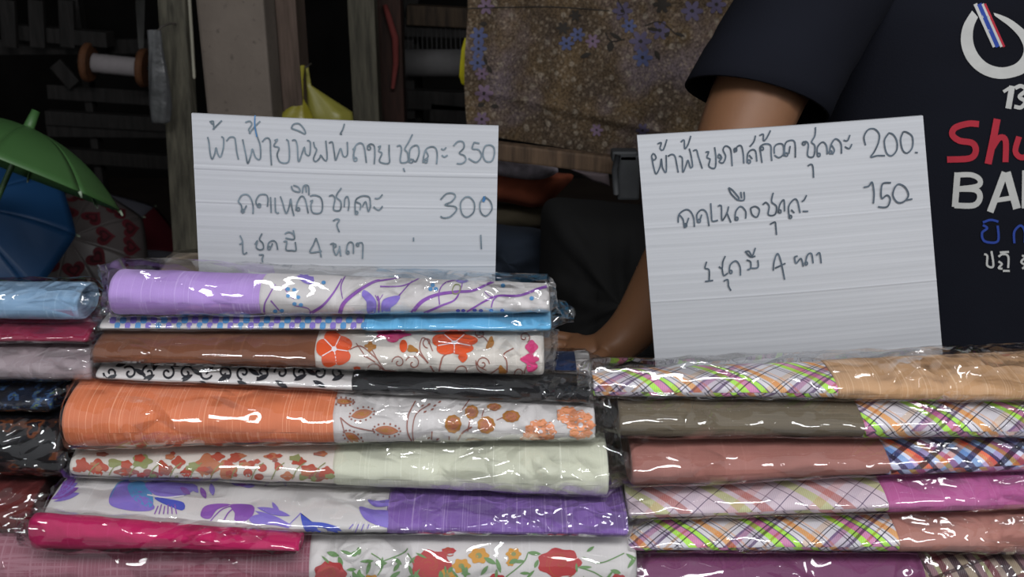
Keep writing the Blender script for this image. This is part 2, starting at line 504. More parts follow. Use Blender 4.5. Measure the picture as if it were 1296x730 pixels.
C['plaid'] = plaid('lime_plaid_cotton',
    [(0, 'ecebee'), (.10, K), (.115, 'ecebee'), (.15, K), (.165, 'ecebee'), (.22, 'a5e03a'), (.32, 'c85a94'), (.33, 'c878a4'), (.43, '55406a'), (.45, 'a5e03a'), (.53, '6a5a8a'), (.55, 'd8d4d8'), (.62, K), (.635, 'e8e6e8'), (.67, 'd49a58'), (.77, 'e8e6e8'), (.83, K), (.845, 'ecebee'), (.87, 'cfae98'), (.90, 'ecebee')],
    [(0, 'f2f1f4'), (.12, K), (.14, 'f2f1f4'), (.20, 'd8b89c'), (.24, 'f2f1f4'), (.34, '7a6488'), (.39, 'd2c8d8'), (.43, K), (.45, 'e0d8e0'), (.52, 'c898b8'), (.60, '8a6a98'), (.64, 'f2f1f4'), (.72, K), (.735, 'f2f1f4'), (.77, K), (.785, 'f0dcc8'), (.88, 'f2f1f4')], ang=42)
C['plaidblue'] = plaid('blue_orange_plaid_cotton',
    [(0, 'd8dce8'), (.12, '3a3460'), (.22, '86a8d0'), (.34, 'd8dce8'), (.42, 'd88a50'), (.50, 'e8683a'), (.58, '3a3460'), (.66, 'b8c8e0'), (.78, 'c8a050'), (.88, 'b86a90')],
    [(0, 'e8e8f0'), (.18, '4a3c68'), (.30, 'a8c0e0'), (.46, 'e8b0a0'), (.60, 'e8e8f0'), (.70, '403858'), (.82, 'd0b0d0')], period=0.045, ang=40)
C['plaidsoft'] = plaid('pastel_plaid_cotton',
    [(0, 'd6cdd2'), (.16, '503a58'), (.175, 'd6cdd2'), (.30, 'c3cc94'), (.48, 'd6cdd2'), (.58, 'bf8a84'), (.74, 'd6cdd2'), (.86, '705878'), (.875, 'd6cdd2')],
    [(0, 'dcd2d8'), (.25, '54406a'), (.265, 'dcd2d8'), (.40, 'd0c8d0'), (.55, '806878'), (.565, 'dcd2d8'), (.72, 'dcc0c0'), (.88, 'dcd2d8')], period=0.05, ang=45)
C['plaiddark'] = plaid('maroon_plaid_cotton',
    [(0, 'a8a088'), (.18, '402030'), (.26, '90707c'), (.40, 'a8b080'), (.50, '7a3040'), (.66, 'a89c90'), (.80, '402838')],
    [(0, 'c8bcb8'), (.25, '60404c'), (.33, 'c8bcb8'), (.6, '8a5060'), (.72, 'c8bcb8')], period=0.04, ang=20)
t = NT('dark_brocade'); uv = t.coord('UV'); n = t.noise(uv, 95, 3, 0.6); n2 = t.noise(uv, 60, 2)
C['brocade'] = t.fin(t.mix(t.ramp(n2, [(.55, (0, 0, 0, 1)), (.6, (1, 1, 1, 1))]), t.ramp(n, [(.45, srgb('101828')), (.52, srgb('2a4468')), (.60, srgb('5a6a50')), (.64, srgb('101620'))], 'CONSTANT'), srgb('14161c')), 0.6)  # blue and gold pattern on a dark ground
t = NT('dark_brown_print'); uv = t.coord('UV'); n = t.noise(uv, 45, 2)
C['darkprint'] = t.fin(t.ramp(n, [(.3, srgb('0c0c10')), (.56, srgb('2a1a16')), (.60, srgb('5a3018')), (.66, srgb('141018'))], 'CONSTANT'), 0.6)

# -- stacks, bottom to top; each end is solved so that it rests on the one below it
LP = 'folded cotton sets stacked in the left hand pile'
RP = 'folded cotton sets stacked in the right hand pile'
FP = 'folded cloth packs stacked at the far left'
G = 0.0036       # room for two layers of film
def ends(xl, xr, topL, topR, zbL, zbR, hL, hR, d):
    a = solve_end(xl, topL, zbL + G, hL, d); b = solve_end(xr, topR, zbR + G, hR, d)
    return (a[0], a[1], hL), (b[0], b[1], hR)
def topz(E): return E[1] + E[2]

z0 = TABLE_Z
E = {}
def zray(row, Y):
    return at(648, row, Y).z
def stack(items, tops):
    """items bottom to top: key, xl, xr, (lower edge row L, R), front Y (L, R), half depth.
    The lower edge of each pack is where the one below ends; heights follow from that."""
    n = len(items); bot = []
    for k_, xl, xr, rows, Ys, dd in items:
        bot.append([z0 if r is None else zray(r, y + .010) for r, y in zip(rows, Ys)])
    for q, (k_, xl, xr, rows, Ys, dd) in enumerate(items):
        e = []
        for s_ in (0, 1):
            if q + 1 < n: zt = bot[q + 1][s_]
            else: zt = zray(tops[s_], Ys[s_] + 1.5 * (dd[s_] if isinstance(dd, tuple) else dd))
            if k_ in TOPS: zt = zray(TOPS[k_][s_], Ys[s_] + 1.7 * dd)
            if k_ == 'L7': bot[q][s_] = bot[q - 1][s_]
            h_ = max(.004, (zt - bot[q][s_] - G) / 2)
            e.append((Ys[s_], bot[q][s_] + G / 2 + h_, h_))
        E[k_] = (e[0], e[1], xl, xr, dd)
        print('STACK %-4s L Y%.3f z%.3f h%.3f | R Y%.3f z%.3f h%.3f' % ((k_,) + e[0] + e[1]))
TOPS = {'L8': (642, 674)}
stack([('L9', -30, 800, (None, None), (.736, .740), .055),
       ('L8', 42, 372, (694, 694), (.726, .726), .012),
       ('L7', 58, 790, (699, 697), (.746, .746), .052),
       ('L6', 92, 765, (606, 636), (.786, .768), .055),
       ('L5', 83, 748, (577, 561), (.776, .790), .055),
       ('L4', 125, 740, (480, 509), (.812, .806), (.045, .020)),
       ('L3', 120, 683, (462, 482), (.812, .812), .052),
       ('L2', 130, 692, (417, 420), (.834, .832), .050),
       ('L1', 142, 690, (405, 397), (.828, .838), .026)], (335, 357))
stack([('R6', 805, 1440, (None, None), (.745, .745), .055),
       ('R5', 800, 1440, (700, 706), (.753, .751), .055),
       ('R4', 800, 1440, (660, 645), (.767, .763), .055),
       ('R3', 806, 1440, (624, 590), (.773, .783), .055),
       ('R2', 790, 1440, (560, 558), (.787, .787), .055),
       ('R1', 757, 1440, (502, 512), (.803, .799), (.018, .045))], (466, 443))
stack([('F7', -300, 30, (None, None), (.755, .755), .055),
       ('F6', -300, 32, (692, 692), (.765, .765), .055),
       ('F5', -300, 72, (612, 612), (.785, .785), .055),
       ('F4', -300, 58, (522, 524), (.805, .805), .055),
       ('F3', -300, 108, (486, 488), (.813, .813), .052),
       ('F2', -300, 106, (430, 436), (.829, .829), .052),
       ('F1', -300, 92, (406, 409), (.838, .838), .026)], (350, 353))

def mk(key, label, group, seam, A_, B_=None, names=('plain_cloth', 'printed_cloth'), bag=(0.03, 0.03), loose=0.003, amp=0.0014, tilt=(0, 0), e=0.8):
    L, R, xl, xr, dd = E[key]
    return make_bundle(key, label, group, xl, xr, L, R, seam, C[A_], C[B_] if B_ else None, dd, names, bag, loose, amp, None, tilt, e)

P_, PR = 'plain_cloth', 'printed_cloth'
mk('L1', 'lilac cotton set paired with white butterfly vine print, topmost of the left pile', LP, 333, 'lilac', 'white', bag=(.014, .006), loose=.011, e=.9)
mk('L2', 'thin blue check and sky blue cotton pack under the lilac and butterfly set', LP, 465, 'white', 'skyblue', (PR, P_), bag=(.02, .02))
mk('L3', 'brown cotton set with white cloth printed in orange flowers and curling brown tendrils', LP, 402, 'brown', 'ivory', bag=(.012, .012))
mk('L4', 'thin black cotton pack with a black scroll print at left, above the orange set', LP, 447, 'white', 'black', (PR, P_), bag=(.02, .012))
mk('L5', 'bright orange slub cotton set with white cloth of orange and brown pods', LP, 425, 'orange', 'white', bag=(.008, .012), amp=.0018)
mk('L6', 'pale mint green cotton set with red flower print, below the orange set', LP, 425, 'ivory', 'mint', (PR, P_), bag=(.012, .035), tilt=(0, .6))
mk('L7', 'purple slub cotton set with white cloth of violet and blue flowers', LP, 493, 'white', 'purple', (PR, P_), bag=(.006, .02))
mk('L8', 'short magenta cotton pack tapering to the right under the violet flower print', LP, None, 'magenta', bag=(.02, .004), amp=.002)
mk('L9', 'dusty rose linen set with red rose print, bottom of the left pile', LP, 395, 'rose', 'white', bag=(.02, .012))
mk('R1', 'sand coloured cotton set with lime plaid left part, topmost of the right pile', RP, 1060, 'plaid', 'sand', ('plaid_cloth', P_), bag=(.016, .02), amp=.002, loose=.012)
mk('R2', 'olive brown linen set with lime plaid at right, second from top of the right pile', RP, 1097, 'olive', 'plaid', (P_, 'plaid_cloth'), bag=(.03, .02), tilt=(.3, 0))
mk('R3', 'salmon pink cotton set with blue and orange plaid at its right', RP, 1130, 'salmon', 'plaidblue', (P_, 'plaid_cloth'), bag=(.03, .02))
mk('R4', 'pastel plaid set with bright pink silky cotton at its right', RP, 1128, 'plaidsoft', 'pink', ('plaid_cloth', P_), bag=(.010, .02))
mk('R5', 'dull salmon cotton set with lime plaid left part, second from bottom of the right pile', RP, 1142, 'plaid', 'salmon2', ('plaid_cloth', P_), bag=(.012, .02), amp=.002)
mk('R6', 'plum cotton set with maroon and green plaid at its right, bottom of the right pile', RP, 1175, 'plum', 'plaiddark', (P_, 'plaid_cloth'), bag=(.02, .02))
mk('F1', 'pale blue cotton roll in clear film, topmost of the far left pile', FP, None, 'paleblue', bag=(.045, .035), amp=.0022, tilt=(0, -.3), e=.85)
mk('F2', 'thin crimson cotton pack under the pale blue roll', FP, None, 'crimson', bag=(.03, .02))
mk('F3', 'greyish taupe cotton pack with glinting film, under the crimson pack', FP, None, 'taupe', bag=(.03, .014), amp=.002)
mk('F4', 'thin dark brocade pack with a blue and gold pattern, far left', FP, None, 'brocade', bag=(.03, .03))
mk('F5', 'dark brown and black printed pack at the far left, above the red one', FP, None, 'darkprint', bag=(.03, .02), amp=.002)
mk('F6', 'dark red cotton pack at the far left, beside the magenta pack', FP, None, 'redfruit', bag=(.03, .035), amp=.0025)
mk('F7', 'dark pack at the bottom of the far left pile behind the dusty rose set', FP, None, 'darkprint', bag=(.02, .01))

# packs standing behind the front row
def behind(key, label, group, xl, xr, Yf, top, zb_or_h, mat, h, dd=.045, bag=(.012, .012), seam=None, matB=None):
    def zc(px):
        lo, hi = TABLE_Z, 1.4
        for _ in range(40):
            m = (lo + hi) / 2
            tp = min(proj(Vector((0, Yf + dd - dd * spw(cos(a * .08), .8), m + h * spw(sin(a * .08), .8))))[1] for a in range(22))
            if tp > top: lo = m
            else: hi = m
        return lo
    z = zc(0)
    b = make_bundle(key, label, group, xl, xr, (Yf, z, h), (Yf, z, h), seam, C[mat], C[matB] if matB else None, dd, bag=bag)
    return z
BG = 'cotton packs stacked behind the left hand pile'
zn = behind('N1', 'navy cotton pack poking out past the brown and orange flower set', BG, 640, 745, .958, 451, None, 'navy', .019, .042, (.004, .030), 735, 'white')
zb = behind('B1', 'beige cotton pack behind the left price card', BG, 204, 600, .965, 324, None, 'beige', .017, .042, (.006, .01))
HID = 'plain grey cotton packs hidden at the back carrying the others'
def carry(xl, xr, Yf, ztop, n, dd=.042):
    h_ = (ztop - TABLE_Z) / n / 2
    for q in range(n):
        make_bundle('H%d_%d' % (xl, q), 'plain grey cotton pack hidden behind the front piles', HID, xl, xr, (Yf, TABLE_Z + h_ * (2 * q + 1), h_ - .002), (Yf, TABLE_Z + h_ * (2 * q + 1), h_ - .002), None, C['hidden'], None, dd, bag=(.004, .004))
C['hidden'] = slub('grey_cotton', '5a5a5c', '666668', 160, .2)
carry(640, 725, .958, zn - .019, 2)
carry(215, 600, .965, zb - .017, 5)
carry(690, 845, 1.062, .868, 2, .052)
print('BEHIND', zn, zb)

# ---- prints traced on the printed cloths
def flat(name, c): return plain(name, c, 0.8, 0.25, 0.06, 60, bump=0.05)
M_VIO, M_VIO2 = flat('violet_print', '7d4f9c'), flat('soft_violet_print', '7a6ab4')
M_BLU, M_DBLU = flat('blue_print', '4f86b4'), flat('deep_blue_print', '4250a8')
M_ORA, M_PNK, M_BRN = flat('orange_print', 'c4502a'), flat('pink_print', 'b83a6c'), flat('brown_print', '8a5a50')
M_OCH, M_BLK, M_OLV = flat('ochre_print', '9a6a34'), flat('black_print', '24262c'), flat('olive_print', '7e8458')
M_RST, M_COR, M_RED = flat('rust_print', 'a2684c'), flat('coral_print', 'cc8a66'), flat('red_print', 'a03c3e')
M_GRN, M_GLD, M_RBR = flat('green_print', '648456'), flat('gold_print', 'b8863a'), flat('red_brown_print', '9c4a3a')
M_WHT = flat('white_print', 'cfccd0')

def crop(ox, oy, s):
    return lambda *P: [(ox + x / s, oy + y / s) for x, y in P]
def spiral(cx, cy, r, turns, a0, sgn=1, n=16):
    return [(cx + r * (1 - k / n) ** 0.8 * cos(radians(a0) + sgn * 2 * pi * turns * k / n),
             cy + r * (1 - k / n) ** 0.8 * sin(radians(a0) + sgn * 2 * pi * turns * k / n)) for k in range(n)]

def printer(key, idx): return Print([BUNDLES[key].parts[idx]])

# L1 butterfly vines
p = printer('L1', 1); c = crop(460, 310, 4.05); q = crop(220, 310, 4.985)
V, W, B, DB = 0, 1, 2, 3
for pts, w1, w2 in [(c((245, 350), (300, 290), (380, 255), (470, 242), (560, 235), (640, 200), (700, 175)), 5, 2.6),
                    (c((300, 352), (400, 310), (470, 280), (500, 220), (510, 180)), 3.2, 1.6),
                    (c((390, 305), (388, 240), (420, 195), (490, 180), (600, 172)), 1.6, 1.2),
                    (c((-10, 222), (60, 190), (150, 175), (200, 166)), 3, 1),
                    (c((85, 214), (200, 210), (290, 170)), 2, 1.4), (c((150, 300), (200, 240), (250, 185)), 2, 1),
                    (c((530, 340), (620, 290), (690, 262), (800, 260), (900, 225), (940, 215)), 2, 3.6),
                    (c((655, 320), (665, 285), (690, 262)), 1.6, 1.6), (c((620, 240), (650, 265), (690, 262)), 1, 1),
                    (q((860, 430), (940, 380), (1010, 300), (1060, 215)), 4, 1.5), (q((1085, 190), (1055, 260), (1065, 340)), 1.6, 1),
                    (q((1045, 445), (1070, 370), (1150, 300), (1250, 240), (1300, 225)), 5.5, 3),
                    (q((575, 480), (572, 380), (600, 320), (640, 250)), 2.4, 1.4), (q((612, 350), (665, 410)), 2, 1.4),
                    (q((760, 380), (850, 400), (858, 440)), 1, 1), (q((690, 250), (720, 310), (760, 340)), 1, 1)]:
    p.stroke(pts, w1, V, w2=w2)
p.stroke(c((455, 235), (470, 205), (495, 210), (490, 245), (465, 252)), 1.4, 4, closed=True)
for o in (0, 1):
    p.blob(q((755, 155), (860, 170), (885, 235), (850, 250), (800, 225)), W)
p.blob(c((0, 232), (35, 250), (65, 290), (60, 345), (20, 345), (15, 290), (-8, 262)), W)
p.blob(c((95, 290), (130, 268), (188, 262), (170, 300), (140, 320), (135, 348), (95, 345)), W)
p.stroke(c((78, 345), (80, 290), (72, 262)), 2.2, V); p.stroke(c((80, 285), (100, 255)), .9, V); p.stroke(c((74, 285), (60, 258)), .9, V)
p.blob(c((470, 185), (500, 178), (540, 186), (505, 198)), W)
for x, y in [(355, 208), (344, 228), (371, 228), (715, 210), (862, 275)]: p.disc(*c((x, y))[0], 2.8, 2.6, B)
for x in (485, 512, 570, 602, 655, 712): p.disc(*c((x, 332 + (x % 3)))[0], 2.8, 1.8, DB)
for x, y in [(720, 280), (760, 285), (785, 330), (762, 370), (802, 376), (682, 412), (722, 322), (945, 240), (640, 415)]: p.disc(*q((x, y))[0], 2.8, 2.3, B)
p.build('vine_and_butterfly_print', [M_VIO, M_VIO2, M_BLU, M_DBLU, M_OLV], BUNDLES['L1'].parts[1])

# L2 pale checks
p = printer('L2', 0)
for k in range(26):
    x = 140 + k * 13; p.blob([(x, 402), (x + 7, 402), (x + 6, 409), (x - 1, 409)], k % 2)
    p.blob([(x + 6, 409), (x + 12, 409), (x + 11, 418), (x + 5, 418)], 1 - k % 2)
p.build('check_print', [M_VIO2, M_BLU], BUNDLES['L2'].parts[0])

# L3 orange flowers, curling tendrils
p = printer('L3', 1)
def flower5(p, x, y, rx, ry, mi, vein, a0=-90, gap=True):
    for k in range(5):
        a = radians(a0 + 72 * k)
        p.disc(x + rx * .52 * cos(a), y + ry * .52 * sin(a), rx * .50, ry * .44, mi, 0, 3, .07)
    for k in range(5):
        a = radians(a0 + 36 + 72 * k); p.stroke([(x, y), (x + rx * .75 * cos(a), y + ry * .75 * sin(a))], 1.2, vein)
    p.disc(x, y, rx * .14, ry * .14, vein)
O, PK, BR, OC, WH = 0, 1, 2, 3, 4
for pts, ww in [(c((0, 565), (60, 600), (105, 640)), 1.6), (c((40, 530), (80, 600), (110, 640)), 1.2), (q((1110, 660), (1180, 640), (1260, 700), (1290, 728)), 1.5),
                (q((1150, 620), (1200, 690)), 1.2), (c((270, 545), (320, 590), (350, 630), (370, 660)), 2), (c((355, 545), (330, 490), (300, 480), (290, 540), (330, 600)), 1.3),
                (c((455, 545), (410, 570), (395, 610), (385, 660)), 2), (c((630, 640), (590, 620), (575, 590)), 1.1), (c((700, 625), (640, 660), (590, 640), (575, 600)), 1.4),
                (c((735, 690), (735, 600), (720, 560), (770, 530)), 1.6), (c((820, 690), (828, 640), (850, 600)), 1.6), (c((570, 462), (610, 470), (640, 500), (655, 530)), 1.2),
                (c((110, 640), (220, 650), (350, 655)), 1.2)]: p.stroke(pts, ww, BR)
for sx, sy, r, t_, a, g in [(180, 600, 34, 1.3, 180, 1), (255, 605, 40, 1.2, 200, 1), (610, 608, 36, 1.4, 0, -1), (330, 500, 30, 1.0, 90, 1), (800, 655, 34, 1.4, 40, 1),
                            (825, 475, 30, 1.3, 60, -1), (510, 650, 42, .8, 180, 1), (600, 455, 28, 1.1, 200, -1), (60, 640, 40, 1.0, 200, 1)]:
    p.stroke([c((a_, b_))[0] for a_, b_ in spiral(sx, sy, r, t_, a, g)], 1.3, BR)
flower5(p, 423, 442, 23, 24, O, WH, -100)
flower5(p, 575, 434, 29, 17, O, WH, -90); p.leaf(*c((510, 545))[0], 14, 12, -90, O)
p.disc(*c((205, 520))[0], 5, 8, O); p.disc(*c((250, 535))[0], 7, 4, OC, .3, 3, .2)
p.disc(*c((40, 525))[0], 5, 5, OC, 0, 3, .3); p.disc(*c((650, 505))[0], 4, 8, OC, .4, 3, .2); p.disc(*c((710, 650))[0], 5, 8, OC, 0, 3, .2)
p.disc(*c((150, 462))[0], 21, 5, PK, 0, 5, .15); p.disc(*c((150, 482))[0], 8, 5, PK)
p.disc(*c((862, 525))[0], 7.5, 8, PK, 0, 4, .12); p.disc(*c((852, 585))[0], 11, 6, PK, 0, 4, .12); p.disc(*c((862, 620))[0], 7, 7, PK, 0, 3, .1)
p.disc(*q((1240, 640))[0], 6, 5, OC, 0, 4, .3); p.disc(452, 472, 14, 8, O, 0, 4, .15)
p.build('flower_print', [M_ORA, M_PNK, M_BRN, M_OCH, M_WHT], BUNDLES['L3'].parts[1])

# L4 black scrolls
p = printer('L4', 0)
for k, x in enumerate(range(140, 446, 24)):
    p.stroke(spiral(x, 472, 9, 1.2, 180 + 40 * k, 1 if k % 2 else -1), 2.6, 0); p.leaf(x - 8, 482, 18, 6, 25 - 50 * (k % 2), 0)
    p.leaf(x + 6, 464 + (k % 3) * 3, 17, 6, (20, -30, 70)[k % 3], 0)
p.build('scroll_print', [M_BLK], BUNDLES['L4'].parts[0])

# L5 pods and seed heads
p = printer('L5', 1); c = crop(400, 450, 3.24)
def pod(x, y, rx, ry, ang):
    x, y = c((x, y))[0]; a = radians(ang); rx /= 3.24; ry /= 3.24
    for k in range(14):
        b = 2 * pi * k / 14; X = rx * 1.12 * cos(b); Y = ry * 1.35 * sin(b)
        p.disc(x + X * cos(a) - Y * sin(a), y + X * sin(a) + Y * cos(a), 1.3, 1.3, 1, n=7)
    d_ = Vector((cos(a), sin(a))); p.leaf(x - d_.x * rx, y - d_.y * rx, 2 * rx, 2 * ry * .95, -ang, 0)
    p.leaf(x - d_.x * rx * .7, y - d_.y * rx * .7, 1.4 * rx, 1.0 * ry, -ang, 2)
pod(188, 240, 46, 20, -12); pod(290, 305, 50, 19, 4); pod(152, 336, 40, 18, 32); pod(112, 190, 40, 12, 3); pod(60, 415, 40, 16, -8)
for pts, ww in [(c((100, 255), (150, 290), (240, 308)), 1.3), (c((100, 255), (118, 315)), 1.3), (c((408, 188), (378, 250), (378, 320), (420, 382)), 1.5), (c((470, 200), (412, 240), (396, 300), (400, 350)), 1.2),
                (c((568, 372), (600, 315), (640, 292)), 2), (c((545, 365), (546, 330)), 1.6), (c((630, 180), (590, 235)), 1.2), (c((632, 258), (622, 310)), 1.6), (c((680, 250), (690, 215)), 1.2), (c((740, 265), (775, 250)), 1.2),
                (c((470, 375), (476, 310)), 1.5)]: p.stroke(pts, ww, 1)
for x, y in [(430, 210), (455, 205), (440, 235), (470, 225), (500, 195), (480, 210), (455, 340), (492, 345), (455, 365), (490, 370)]: p.leaf(*c((x, y))[0], 5, 2.2, 30, 1)
for x, y, rx, ry in [(562, 280, 34, 36), (638, 232, 28, 28), (730, 211, 30, 14), (698, 284, 36, 34), (800, 250, 36, 24), (645, 352, 42, 16)]:
    X, Y = c((x, y))[0]; p.disc(X, Y, rx / 3.24, ry / 3.24, 2, 0, 9, .05)
    p.disc(X, Y, rx / 4.6, ry / 4.6, 3, 0, 7, .1); p.stroke(spiral(X, Y, rx / 5, 1.5, 0), .9, 1)
for x, y, rx, ry, n_ in [(920, 312, 62, 46, 9), (1085, 285, 50, 58, 8), (1030, 245, 34, 26, 7), (880, 345, 34, 26, 6)]:
    for k in range(n_):
        a = 2 * pi * k / n_; X, Y = c((x + rx * .75 * cos(a), y + ry * .75 * sin(a)))[0]
        p.disc(X, Y, 6, 5, 4, 0, 5, .12)
        p.stroke([(X + 4.2 * cos(b), Y + 3.6 * sin(b)) for b in [j * .9 for j in range(7)]], .8, 2 if k % 2 else 5)
    X, Y = c((x, y))[0]; p.disc(X, Y, rx / 8, ry / 8, 4, 0, 6, .1); p.disc(X, Y, 3, 3, 5)
p.build('seed_pod_print', [M_RST, M_BRN, M_OCH, M_RST, M_COR, M_WHT], BUNDLES['L5'].parts[1])

# L6 red berries and leaves
p = printer('L6', 0)
for x, y, rx, ry, mi, lb in [(104, 588, 8, 8, 0, 5), (124, 592, 12, 10, 0, 4), (146, 586, 10, 5, 1, 3), (160, 597, 14, 6, 3, 4), (180, 584, 12, 8, 1, 5), (190, 600, 10, 6, 3, 3), (226, 585, 8, 7, 0, 4), (236, 598, 7, 6, 0, 4),
                             (262, 590, 16, 14, 2, 4), (288, 594, 11, 11, 2, 3), (276, 578, 8, 5, 0, 4), (314, 598, 6, 5, 0, 0), (318, 587, 5, 4, 0, 0), (332, 592, 6, 5, 0, 0), (328, 603, 6, 4, 0, 0), (352, 590, 5, 5, 0, 3),
                             (378, 584, 9, 5, 0, 5), (392, 594, 11, 6, 0, 5), (402, 603, 14, 5, 3, 4), (384, 603, 6, 4, 1, 3), (414, 598, 8, 7, 0, 4), (364, 602, 8, 5, 2, 4), (206, 592, 6, 9, 0, 3), (345, 578, 10, 4, 2, 4), (300, 578, 9, 4, 0, 5)]:
    p.disc(x, y, rx, ry, mi, 0, lb, .18 if lb else 0)
RQ = random.Random(11)
for k in range(46): p.disc(RQ.uniform(96, 420), RQ.uniform(574, 606), RQ.uniform(3, 8), RQ.uniform(2, 5), RQ.choice((0, 0, 2, 3, 1)), 0, 5, .12)
for x in range(110, 420, 26): p.stroke([(x, 606), (x + 6, 594), (x + 16, 586)], 1.2, 1)
p.build('berry_print', [M_RBR, M_OLV, M_RST, M_BRN], BUNDLES['L6'].parts[0])

# L7 violet and blue flowers
p = printer('L7', 0); c = crop(0, 560, 4.293); q = crop(200, 580, 3.6)
for k in range(6): p.leaf(62 + k * 3, 634 - k * 2, 40 - k * 2, 9, 14 + k * 9, k % 2)
p.blob(c((640, 230), (700, 210), (830, 330), (820, 370), (700, 370), (600, 340), (600, 280)), 0)
p.blob(c((700, 225), (780, 215), (830, 290), (820, 352), (740, 320), (700, 270)), 2)
p.blob(c((800, 215), (1060, 230), (1040, 270), (960, 300), (840, 285)), 0)
p.blob(c((840, 300), (930, 310), (1000, 330), (990, 370), (880, 330)), 3)
for k in range(6): p.stroke(c((840 + 24 * k, 390), (860 + 18 * k, 345 - (k % 2) * 8)), 1.4, 1)
p.stroke(c((600, 300), (640, 225), (700, 205)), 1.2, 2); p.stroke(c((800, 285), (900, 300), (1000, 290)), 1.6, 4)
p.blob(q((195, 265), (210, 222), (265, 208), (330, 212), (270, 235), (238, 275)), 1)
p.blob(q((330, 212), (430, 215), (435, 255), (400, 285), (350, 285), (350, 250)), 1)
p.stroke(q((240, 285), (290, 235), (345, 215)), 1.4, 1); p.stroke(q((300, 285), (320, 250), (350, 225)), 1.6, 1)
p.blob(q((420, 270), (470, 255), (540, 270), (600, 315), (540, 305), (430, 295)), 0)
p.leaf(*q((450, 225))[0], 44, 8, -14, 0); p.leaf(*q((440, 240))[0], 52, 7, -22, 0); p.leaf(*q((520, 200))[0], 20, 6, -60, 0)
p.stroke(q((600, 300), (640, 262), (650, 250)), 1.2, 0)
p.blob(q((650, 250), (680, 285), (760, 295), (830, 320), (862, 385), (800, 380), (740, 350), (670, 325)), 3)
p.blob(q((955, 190), (1000, 195), (1065, 190), (1065, 215), (990, 222)), 0)
p.blob(q((918, 222), (980, 235), (1060, 245), (1065, 310), (1000, 305), (940, 275)), 0)
p.blob(q((895, 340), (980, 345), (1065, 330), (1065, 360), (960, 365)), 0); p.blob(q((950, 372), (1000, 368), (1065, 366), (1065, 388), (960, 388)), 0)
for k in range(7): p.stroke(q((870 + 14 * k, 320 + (k % 3) * 8), (890 + 12 * k, 300 - (k % 2) * 10)), 1.2, 4 if k % 2 else 0)
for k in range(5): p.leaf(215 + k * 13, 612 + (k % 2) * 5, 16, 7, -20 - 15 * k, k % 2)
for k in range(9): p.leaf(290 + k * 9, 608 + (k % 3) * 4, 15, 5, -30 + 17 * k, k % 2)
p.build('violet_flower_print', [M_VIO2, M_VIO, M_BLU, M_DBLU, M_WHT], BUNDLES['L7'].parts[0])

# L9 roses
p = printer('L9', 1)
def rose(x, y, rx, ry):
    p.disc(x, y, rx, ry, 0, 0, 7, .08)
    for k in range(3): p.stroke(spiral(x, y, rx * (.85 - .22 * k), .7, 40 + 120 * k), 1.4, 4)
rose(546, 716, 25, 20); rose(708, 712, 27, 18); rose(418, 726, 20, 16); rose(628, 738, 14, 12); rose(782, 738, 12, 12); rose(568, 697, 9, 4)
for x, y, r in [(606, 703, 12), (584, 716, 11), (566, 728, 10), (650, 701, 9), (470, 735, 10), (646, 712, 5)]:
    p.disc(x, y, r, r * .8, 3, 0, 6, .14); p.disc(x, y, r * .35, r * .3, 2, 0)
R_ = random.Random(3)
for k in range(70):
    x = R_.uniform(405, 796); y = R_.uniform(696, 745)
    if min(abs(x - 546) / 27 + abs(y - 716) / 24, abs(x - 708) / 29 + abs(y - 712) / 24, abs(x - 418) / 22 + abs(y - 726) / 20) < 1: continue
    p.leaf(x, y, R_.uniform(9, 20), R_.uniform(3, 6.5), R_.uniform(-60, 120), 1)
for pts in [[(470, 700), (485, 712), (478, 728)], [(485, 710), (510, 700), (516, 694)], [(640, 730), (662, 712), (668, 700)], [(738, 705), (760, 712), (790, 700)], [(734, 718), (752, 724), (770, 735)], [(516, 700), (524, 712)]]:
    p.stroke(pts, 1.5, 1)
p.build('rose_print', [M_RED, M_GRN, M_OLV, M_GLD, M_RBR], BUNDLES['L9'].parts[1])

for b in BUNDLES.values(): close_bag(b)

# ---- market table under the packs
def front_table():
    root = thing('market_table', 'cloth covered market table under the piles of cotton packs', 'table', (0, .95, 0))
    m = MB(); m.box((0, .905, TABLE_Z - .0155), (1.9, .57, .028), bev=.003); m.build('table_top', WOODD, root, False)
    m = MB(); nx, ny = 60, 30; P = []
    for i_ in range(nx + 1):
        r = []
        for s_ in range(ny + 1):
            x = -.97 + 1.94 * i_ / nx; v_ = s_ / ny * .86
            if v_ < .30: y = .635 - .003 * sin(x * 40) - .004 * sin(x * 23 + 1) * (1 - v_ / .3); z = TABLE_Z - .001 - (.30 - v_)
            else: y = .635 + (v_ - .30); z = TABLE_Z - .001
            r.append((x, y, z))
        P.append(r)
    m.grid(P); m.build('table_cloth', DARKCLOTH, root)
    for sx in (-.88, .88):
        for sy in (.68, 1.14):
            m = MB(); m.beam((sx, sy, 0), (sx, sy, TABLE_Z - .03), .045, .045); m.build('leg', WOODD, root, False)
WOODD = wood('dark_table_wood', '4a3a2c', '2a2019'); DARKCLOTH = plain('black_table_cloth', '17161a', 0.9, 0.1, 0.1, 20)
front_table()

# ------------------------------------------------------------------ the two price cards
CARD = None
def card_mat():
    t = NT('white_corrugated_plastic'); v = t.coord('UV'); s = t.new('ShaderNodeSeparateXYZ'); t.set(s.inputs[0], v)
    n = t.noise(t.mapv(v, (1, 60, 1)), 3, 2)
    col = t.ramp(n, [(0.3, srgb('a4a6aa')), (0.7, srgb('aeb0b4'))])
    return t.fin(col, 0.38, None, 0.35)
CARD = card_mat()

